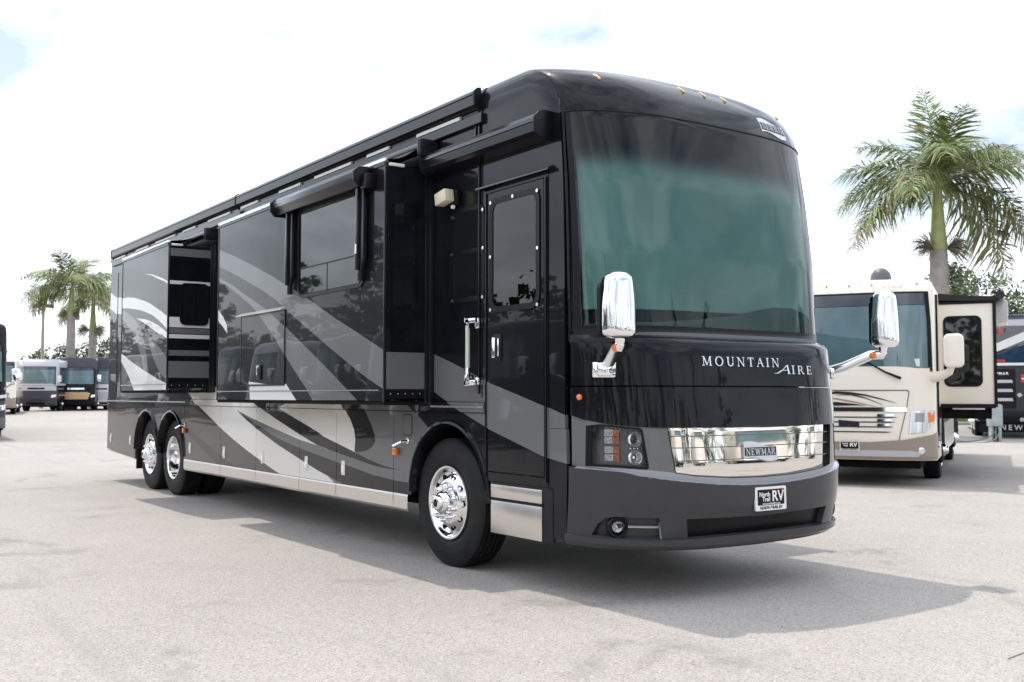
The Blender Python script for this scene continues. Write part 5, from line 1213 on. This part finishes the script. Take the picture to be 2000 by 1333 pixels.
ROW2 = ((19.5, 5.0, 178, 'cream and brown', CREAM, DKBROWN), (20.5, 12.5, 200, 'cream and taupe', CREAM, TAUPE), (18.5, 20.0, 218, 'tan and brown', CREAM, DKBROWN), (14.0, 27.0, 236, 'pale cream', CREAM, SLATE), (21.0, -4.0, 165, 'black and grey', BLACK, GREY), (20.0, -12.0, 150, 'white', WHITEP, SLATE))
for x, y, h, cn, body, low in ROW2:
    coach('motorhome', cn + ' motorhome ahead of the black one, mirrored in its chrome grille', (x, y), h, 10.5, 3.5, STD, lambda z, f, body=body, low=low: body if z > 1.0 else low, front_simple(body, body, ALU, low, ALU), (2.2, CHROME, .22, .25), group=gr_, wheels=(-1.6, -7.5))

# ------------------------------------------------------------------ palms and trees
FROND = [mat('palm_leaf_green', (.16, .215, .075), .5, var=.35, scale=1.2), mat('palm_leaf_light', (.26, .30, .11), .5, var=.3, scale=1.2), mat('palm_leaf_dry', (.30, .225, .12), .7, var=.35, scale=2)]
RACHIS = mat('palm_rachis', (.15, .19, .06), .6)
TRUNK = mat('palm_trunk_grey', (.30, .275, .25), .9, var=.22, scale=3, bump=.3, bscale=8)
SHAFT = mat('palm_crownshaft', (.33, .37, .14), .45, var=.2, scale=2)
BROOM = mat('palm_flower_stalk', (.22, .19, .13), .9, var=.4, scale=4)
def frond_mesh(L, droop, seed, dry=0.0, hang=.35):
    rn = random.Random(seed); mb = MB(); N = 26; pts = []; ang = 0.0; p = Vector((0, 0, 0)); tw = rn.uniform(-.25, .25)
    for k in range(N+1):
        pts.append(p.copy()); t = k/N; a = -droop*t**1.5; a2 = tw*t*t
        p = p + Vector((math.cos(a)*math.cos(a2), math.cos(a)*math.sin(a2), math.sin(a)))*(L/N)
    mb.tube(pts, [.028*(1-.9*k/N)+.004 for k in range(N+1)], 5, 3, cap=False)
    nl = 88
    for k in range(nl):
        t = .10 + .90*k/nl; i = min(N-1, int(t*N)); f = t*N-i; o = pts[i].lerp(pts[i+1], f); d = (pts[i+1]-pts[i]).normalized()
        sd = d.cross(Vector((0, 0, 1))); sd.normalize() ; up = sd.cross(d)
        ll = L*.235*(.45+.9*math.sin(math.pi*min(1, t*.92+.12)))*rn.uniform(.85, 1.1)
        m = 2 if rn.random() < dry*(.3+t) else (1 if rn.random() < .3 else 0)
        for s in (-1, 1):
            if rn.random() < .09: continue
            lift = rn.uniform(-.55, .55); fw = rn.uniform(.25, .85)
            dr = (sd*s*.9 + up*lift + d*fw).normalized(); w = ll*.026+.006
            side_v = dr.cross(up).normalized()*w
            p1 = o + dr*ll*.5 - Vector((0, 0, 1))*ll*hang*.12; p2 = o + dr*ll*.95 - Vector((0, 0, 1))*ll*hang*rn.uniform(.6, 2.0)
            i0 = len(mb.v); mb.v += [tuple(o-side_v*.5), tuple(o+side_v*.5), tuple(p1+side_v), tuple(p1-side_v), tuple(p2)]
            mb.face((i0, i0+1, i0+2, i0+3), m); mb.face((i0+3, i0+2, i0+4), m)
    me = bpy.data.meshes.new('frond'); me.from_pydata(mb.v, [], mb.f)
    for m in FROND + [RACHIS]: me.materials.append(m)
    me.polygons.foreach_set('material_index', mb.m); me.update()
    return me
FM = {}
def fm_get(kind, L):
    key = (kind, round(L, 1))
    if key not in FM:
        dr, dry, hg, sd = {'up': (1.15, .03, .34, 1), 'arch': (1.6, .08, .50, 2), 'wide': (1.35, .05, .45, 3), 'hang': (1.2, .45, .42, 4), 'dry': (1.25, .85, .32, 5), 'spear': (.25, .1, .15, 6)}[kind]
        FM[key] = frond_mesh(L, dr, sd, dry, hg)
    return FM[key]
RIGHT = 54.9      # world heading of the picture's right-hand side
def palm(label, loc, trunk_h, shaft_h, r, fronds, L, name='palm_tree', broom=1.0, group=None):
    t = thing(name, label, 'palm tree', (loc[0], loc[1], gz(*loc)), 0, group)
    b = MB(); n = 26; pr = []
    for k in range(n+1):
        f = k/n; pr.append((trunk_h*f, r*(1.18 - .22*f + .06*math.sin(f*3.1)) + .006*(k % 2)))
    b.lathe(pr, (0, 0, 0), (0, 0, 1), 24); b.build('trunk', TRUNK, t, sharp=80)
    b = MB(); b.lathe([(0, r*1.05), (.1, r*1.02), (shaft_h*.35, r*.82), (shaft_h*.75, r*.60), (shaft_h, r*.52), (shaft_h+.25, r*.30)], (0, 0, trunk_h), (0, 0, 1), 20); b.build('crownshaft', SHAFT, t, sharp=80)
    top = Vector((0, 0, trunk_h+shaft_h-.05))
    for k, (az, el, kind, ll) in enumerate(fronds):
        o = bpy.data.objects.new('frond', fm_get(kind, L*ll)); col.objects.link(o); o.parent = t
        o.location = top + Vector((0, 0, .02*k)); o.rotation_euler = Matrix.Rotation(R(RIGHT+az), 3, 'Z').to_quaternion().to_matrix().to_4x4().to_euler()
        o.rotation_euler = (Matrix.Rotation(R(RIGHT+az), 4, 'Z') @ Matrix.Rotation(R(-el), 4, 'Y')).to_euler()
    rn = random.Random(len(label))
    for az in (200, 330, 80):
        b = MB(); d0 = Vector((math.cos(R(RIGHT+az)), math.sin(R(RIGHT+az)), .1))
        if not broom: break
        for j in range(150):
            dv = (d0 + Vector((rn.uniform(-.6, .6), rn.uniform(-.6, .6), rn.uniform(-.75, .7)))).normalized(); ln = broom*rn.uniform(.5, 1.0)*r*3.6
            o0 = d0*r*.8 + Vector((0, 0, trunk_h+.05)); p1 = o0+dv*ln*.6; p2 = o0+dv*ln+Vector((0, 0, -.25*ln)); sv = dv.orthogonal().normalized()*.016
            i0 = len(b.v); b.v += [tuple(o0), tuple(p1+sv), tuple(p2), tuple(p1-sv)]; b.face((i0, i0+1, i0+2, i0+3))
        b.build('flower_stalk', BROOM, t, fix=False)
    return t
palm('tall royal palm with green crownshaft behind the cream motorhome', (-13.43, 28.36), 6.5, 2.15, .30,
     [(175, 38, 'wide', .95), (170, 22, 'arch', 1.0), (190, 5, 'arch', .95), (185, -8, 'dry', 1.05), (40, 62, 'up', 1.0), (12, 48, 'wide', 1.05), (350, 30, 'wide', 1.0), (5, 12, 'arch', 1.0), (355, -12, 'hang', 1.1), (8, -28, 'hang', 1.15), (95, 85, 'spear', .95),
      (250, 40, 'arch', 1.0), (290, 35, 'arch', 1.0), (70, 30, 'arch', 1.0), (230, 18, 'arch', .9), (140, 55, 'up', .9), (270, 62, 'up', .9)], 3.9)
palm('royal palm with the taller crown behind the far row on the left', (-72.35, 12.36), 6.9, 1.9, .29,
     [(178, 42, 'wide', 1.05), (172, 20, 'arch', 1.1), (185, 0, 'arch', 1.0), (200, -15, 'hang', .9), (95, 80, 'up', .8), (60, 70, 'up', .9), (20, 40, 'wide', 1.0), (0, 15, 'arch', 1.0), (350, -5, 'hang', .9), (250, 40, 'arch', 1.0), (300, 35, 'arch', 1.0), (70, 30, 'arch', .9), (130, 40, 'wide', .9), (230, 10, 'arch', .9), (270, 65, 'up', .9)], 4.1, broom=.7)
palm('second royal palm beside the corner of the black motorhome', (-82.9, 16.3), 6.4, 2.2, .30,
     [(175, 35, 'wide', 1.0), (165, 10, 'arch', 1.0), (190, -10, 'hang', .9), (90, 80, 'up', .85), (40, 60, 'up', 1.0), (15, 35, 'wide', 1.0), (0, 10, 'arch', 1.0), (350, -10, 'hang', .9), (250, 40, 'arch', 1.0), (300, 35, 'arch', 1.0), (130, 40, 'wide', .9), (230, 10, 'arch', .9), (270, 65, 'up', .9)], 4.0, broom=1.3)
LEAF = [mat('leaf_green', (.10, .135, .055), .6, var=.4, scale=.8), mat('leaf_olive', (.15, .175, .085), .6, var=.4, scale=.8), mat('leaf_dark', (.05, .075, .03), .6, var=.3, scale=.8)]
BARK = mat('bark', (.10, .08, .06), .95, var=.3, bump=.5, bscale=15)
def tree(label, loc, h, rx, rz, seed, n=5000, leaf=.16, name='broadleaf_tree', group=None, conic=False):
    rn = random.Random(seed); t = thing(name, label, 'tree', (loc[0], loc[1], gz(*loc)), 0, group)
    b = MB(); cz = h-rz
    b.tube([(0, 0, -.1), (.05, .03, cz*.5), (0, 0, cz), (.1, 0, h*.9)], [.22, .17, .12, .03], 8)
    cl = []
    for k in range(34):
        a = rn.uniform(0, 6.283); zz = rn.uniform(-.95, 1.0); q = math.sqrt(max(.02, 1-zz*zz)) if not conic else max(.06, (1-zz)/2)
        rr = rx*q*rn.uniform(.45, 1.0); c = Vector((rr*math.cos(a), rr*math.sin(a), cz+zz*rz)); cl.append((c, rx*rn.uniform(.16, .36)*(.6 if conic else 1)))
        if k < 12: b.tube([(0, 0, cz*rn.uniform(.5, 1.0)), c*.6+Vector((0, 0, cz*.35)), c], [.07, .045, .015], 5)
    b.build('trunk', BARK, t)
    c_ = MB()
    for k in range(n):
        c, r = cl[rn.randrange(len(cl))]; d = Vector((rn.gauss(0, 1), rn.gauss(0, 1), rn.gauss(0, 1))).normalized()*r*rn.uniform(.3, 1.05)**.6; p = c+d
        a = Vector((rn.gauss(0, 1), rn.gauss(0, 1), rn.gauss(0, .6))).normalized(); s = a.orthogonal().normalized(); L_ = leaf*rn.uniform(.6, 1.4); m = 0 if rn.random() < .5 else (1 if rn.random() < .55 else 2)
        i0 = len(c_.v); c_.v += [tuple(p), tuple(p+a*L_*.5+s*L_*.28), tuple(p+a*L_), tuple(p+a*L_*.5-s*L_*.28)]; c_.face((i0, i0+1, i0+2, i0+3), m)
    c_.build('crown', LEAF, t, fix=False)
    return t
gt = 'trees along the right edge'
tree('airy olive-green tree just right of the palm trunk', (-28.2, 52.4), 8.4, 2.6, 2.9, 11, 6500, .20, group=gt)
tree('wide green tree above the dark blue motorhome', (-29.3, 57.6), 8.6, 3.4, 3.2, 12, 7500, .20, group=gt)
tree('green tree at the far right edge of the picture', (-27.0, 60.6), 8.5, 3.0, 3.0, 13, 6000, .20, group=gt)
tree('low green tree right of the satellite dome behind the lawn', (-34.5, 51.0), 6.2, 2.4, 2.2, 14, 4500, .20, group=gt)
gt = 'far trees on the left'
tree('round green tree behind the two left palms', (-118, 21.0), 5.9, 4.4, 2.3, 21, 4000, .34, group=gt)
tree('green tree beside the corner of the black motorhome behind the palms', (-118, 25.5), 6.8, 4.2, 2.8, 22, 5000, .34, group=gt)
tree('dark green tree at the left edge above the cream motorhome', (-128, 14.5), 5.3, 4.4, 2.2, 23, 5000, .34, group=gt)
tree('lower green tree left of the light pole', (-129, 17.2), 4.5, 3.6, 2.0, 24, 3500, .34, group=gt)
# rows of trees across the lane, seen in the reflections only: one mass
rn = random.Random(5); tl_ = MB()
def mass(cx, cy, h, r, n, conic):
    cl = [(Vector((cx+rn.gauss(0, r*.5)*(1 if not conic else .35), cy+rn.gauss(0, r*.5)*(1 if not conic else .35), z_)), r*rn.uniform(.3, .55)*(1 if not conic else .8*(1-z_/h*.8))) for z_ in [h*rn.uniform(.08, .92) for _ in range(22)]]
    for k in range(80):        # large dark quads added inside each crown to block the sky
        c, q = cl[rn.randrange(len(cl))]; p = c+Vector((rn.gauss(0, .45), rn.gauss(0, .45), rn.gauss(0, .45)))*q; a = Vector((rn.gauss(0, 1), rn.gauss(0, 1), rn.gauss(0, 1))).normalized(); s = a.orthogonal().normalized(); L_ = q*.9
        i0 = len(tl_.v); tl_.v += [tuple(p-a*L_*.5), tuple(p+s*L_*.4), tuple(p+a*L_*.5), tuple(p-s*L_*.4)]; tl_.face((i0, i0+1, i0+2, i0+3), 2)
    for k in range(n):
        c, q = cl[rn.randrange(len(cl))]; d = Vector((rn.gauss(0, 1), rn.gauss(0, 1), rn.gauss(0, 1))).normalized()*q*rn.uniform(.3, 1); p = c+d
        a = Vector((rn.gauss(0, 1), rn.gauss(0, 1), rn.gauss(0, 1))).normalized(); s = a.orthogonal().normalized(); L_ = .42*rn.uniform(.6, 1.4)
        i0 = len(tl_.v); tl_.v += [tuple(p), tuple(p+a*L_*.5+s*L_*.35), tuple(p+a*L_), tuple(p+a*L_*.5-s*L_*.35)]; tl_.face((i0, i0+1, i0+2, i0+3), rn.choice((0, 1, 2, 2)))
for k in range(34): mass(-170+k*5.6+rn.uniform(-1.5, 1.5), -33+rn.uniform(-3, 3), rn.uniform(6, 10) if k % 4 else rn.uniform(12, 15), 3.4, 1100, k % 4 == 0)
for k in range(10): mass(20+k*4+rn.uniform(-2, 2), -42+k*4.4, rn.uniform(6, 10) if k % 3 else 13, 3.4, 1100, k % 3 == 0)
for k in range(16): mass(58-k*1.9+rn.uniform(-3, 3), -4+k*5.0, rn.uniform(6, 10) if k % 3 else 13, 3.4, 1100, k % 3 == 0)
tag(tl_.build('tree_belt', LEAF, fix=False), 'dense belt of trees across the lot mirrored in the black paint', 'trees', kind='stuff')

# light pole
POLE = mat('concrete_pole', (.36, .34, .27), .8, var=.1); HEADM = mat('lamp_head_bronze', (.11, .10, .09), .6)
lpz = thing('light_pole', 'tall concrete light pole with twin floodlights left of the palms', 'light pole', (-84.32, 12.72, gz(-84.32, 12.72)), R(RIGHT))
put(lpz, 'pole', POLE, lambda b: b.tube([(0, 0, 0), (0, 0, 8.4)], [.17, .11], 14))
put(lpz, 'cross_arm', HEADM, lambda b: b.box((-.6, -.05, 8.35), (.6, .05, 8.45)))
for s in (-1, 1): put(lpz, 'floodlight', HEADM, lambda b, s=s: b.box((s*.55-.22, -.25, 8.28), (s*.55+.22, .30, 8.56)), bevel=.04)
print('objects', len(bpy.data.objects), 'tris', sum(len(o.data.polygons) for o in bpy.data.objects if o.type == 'MESH'))
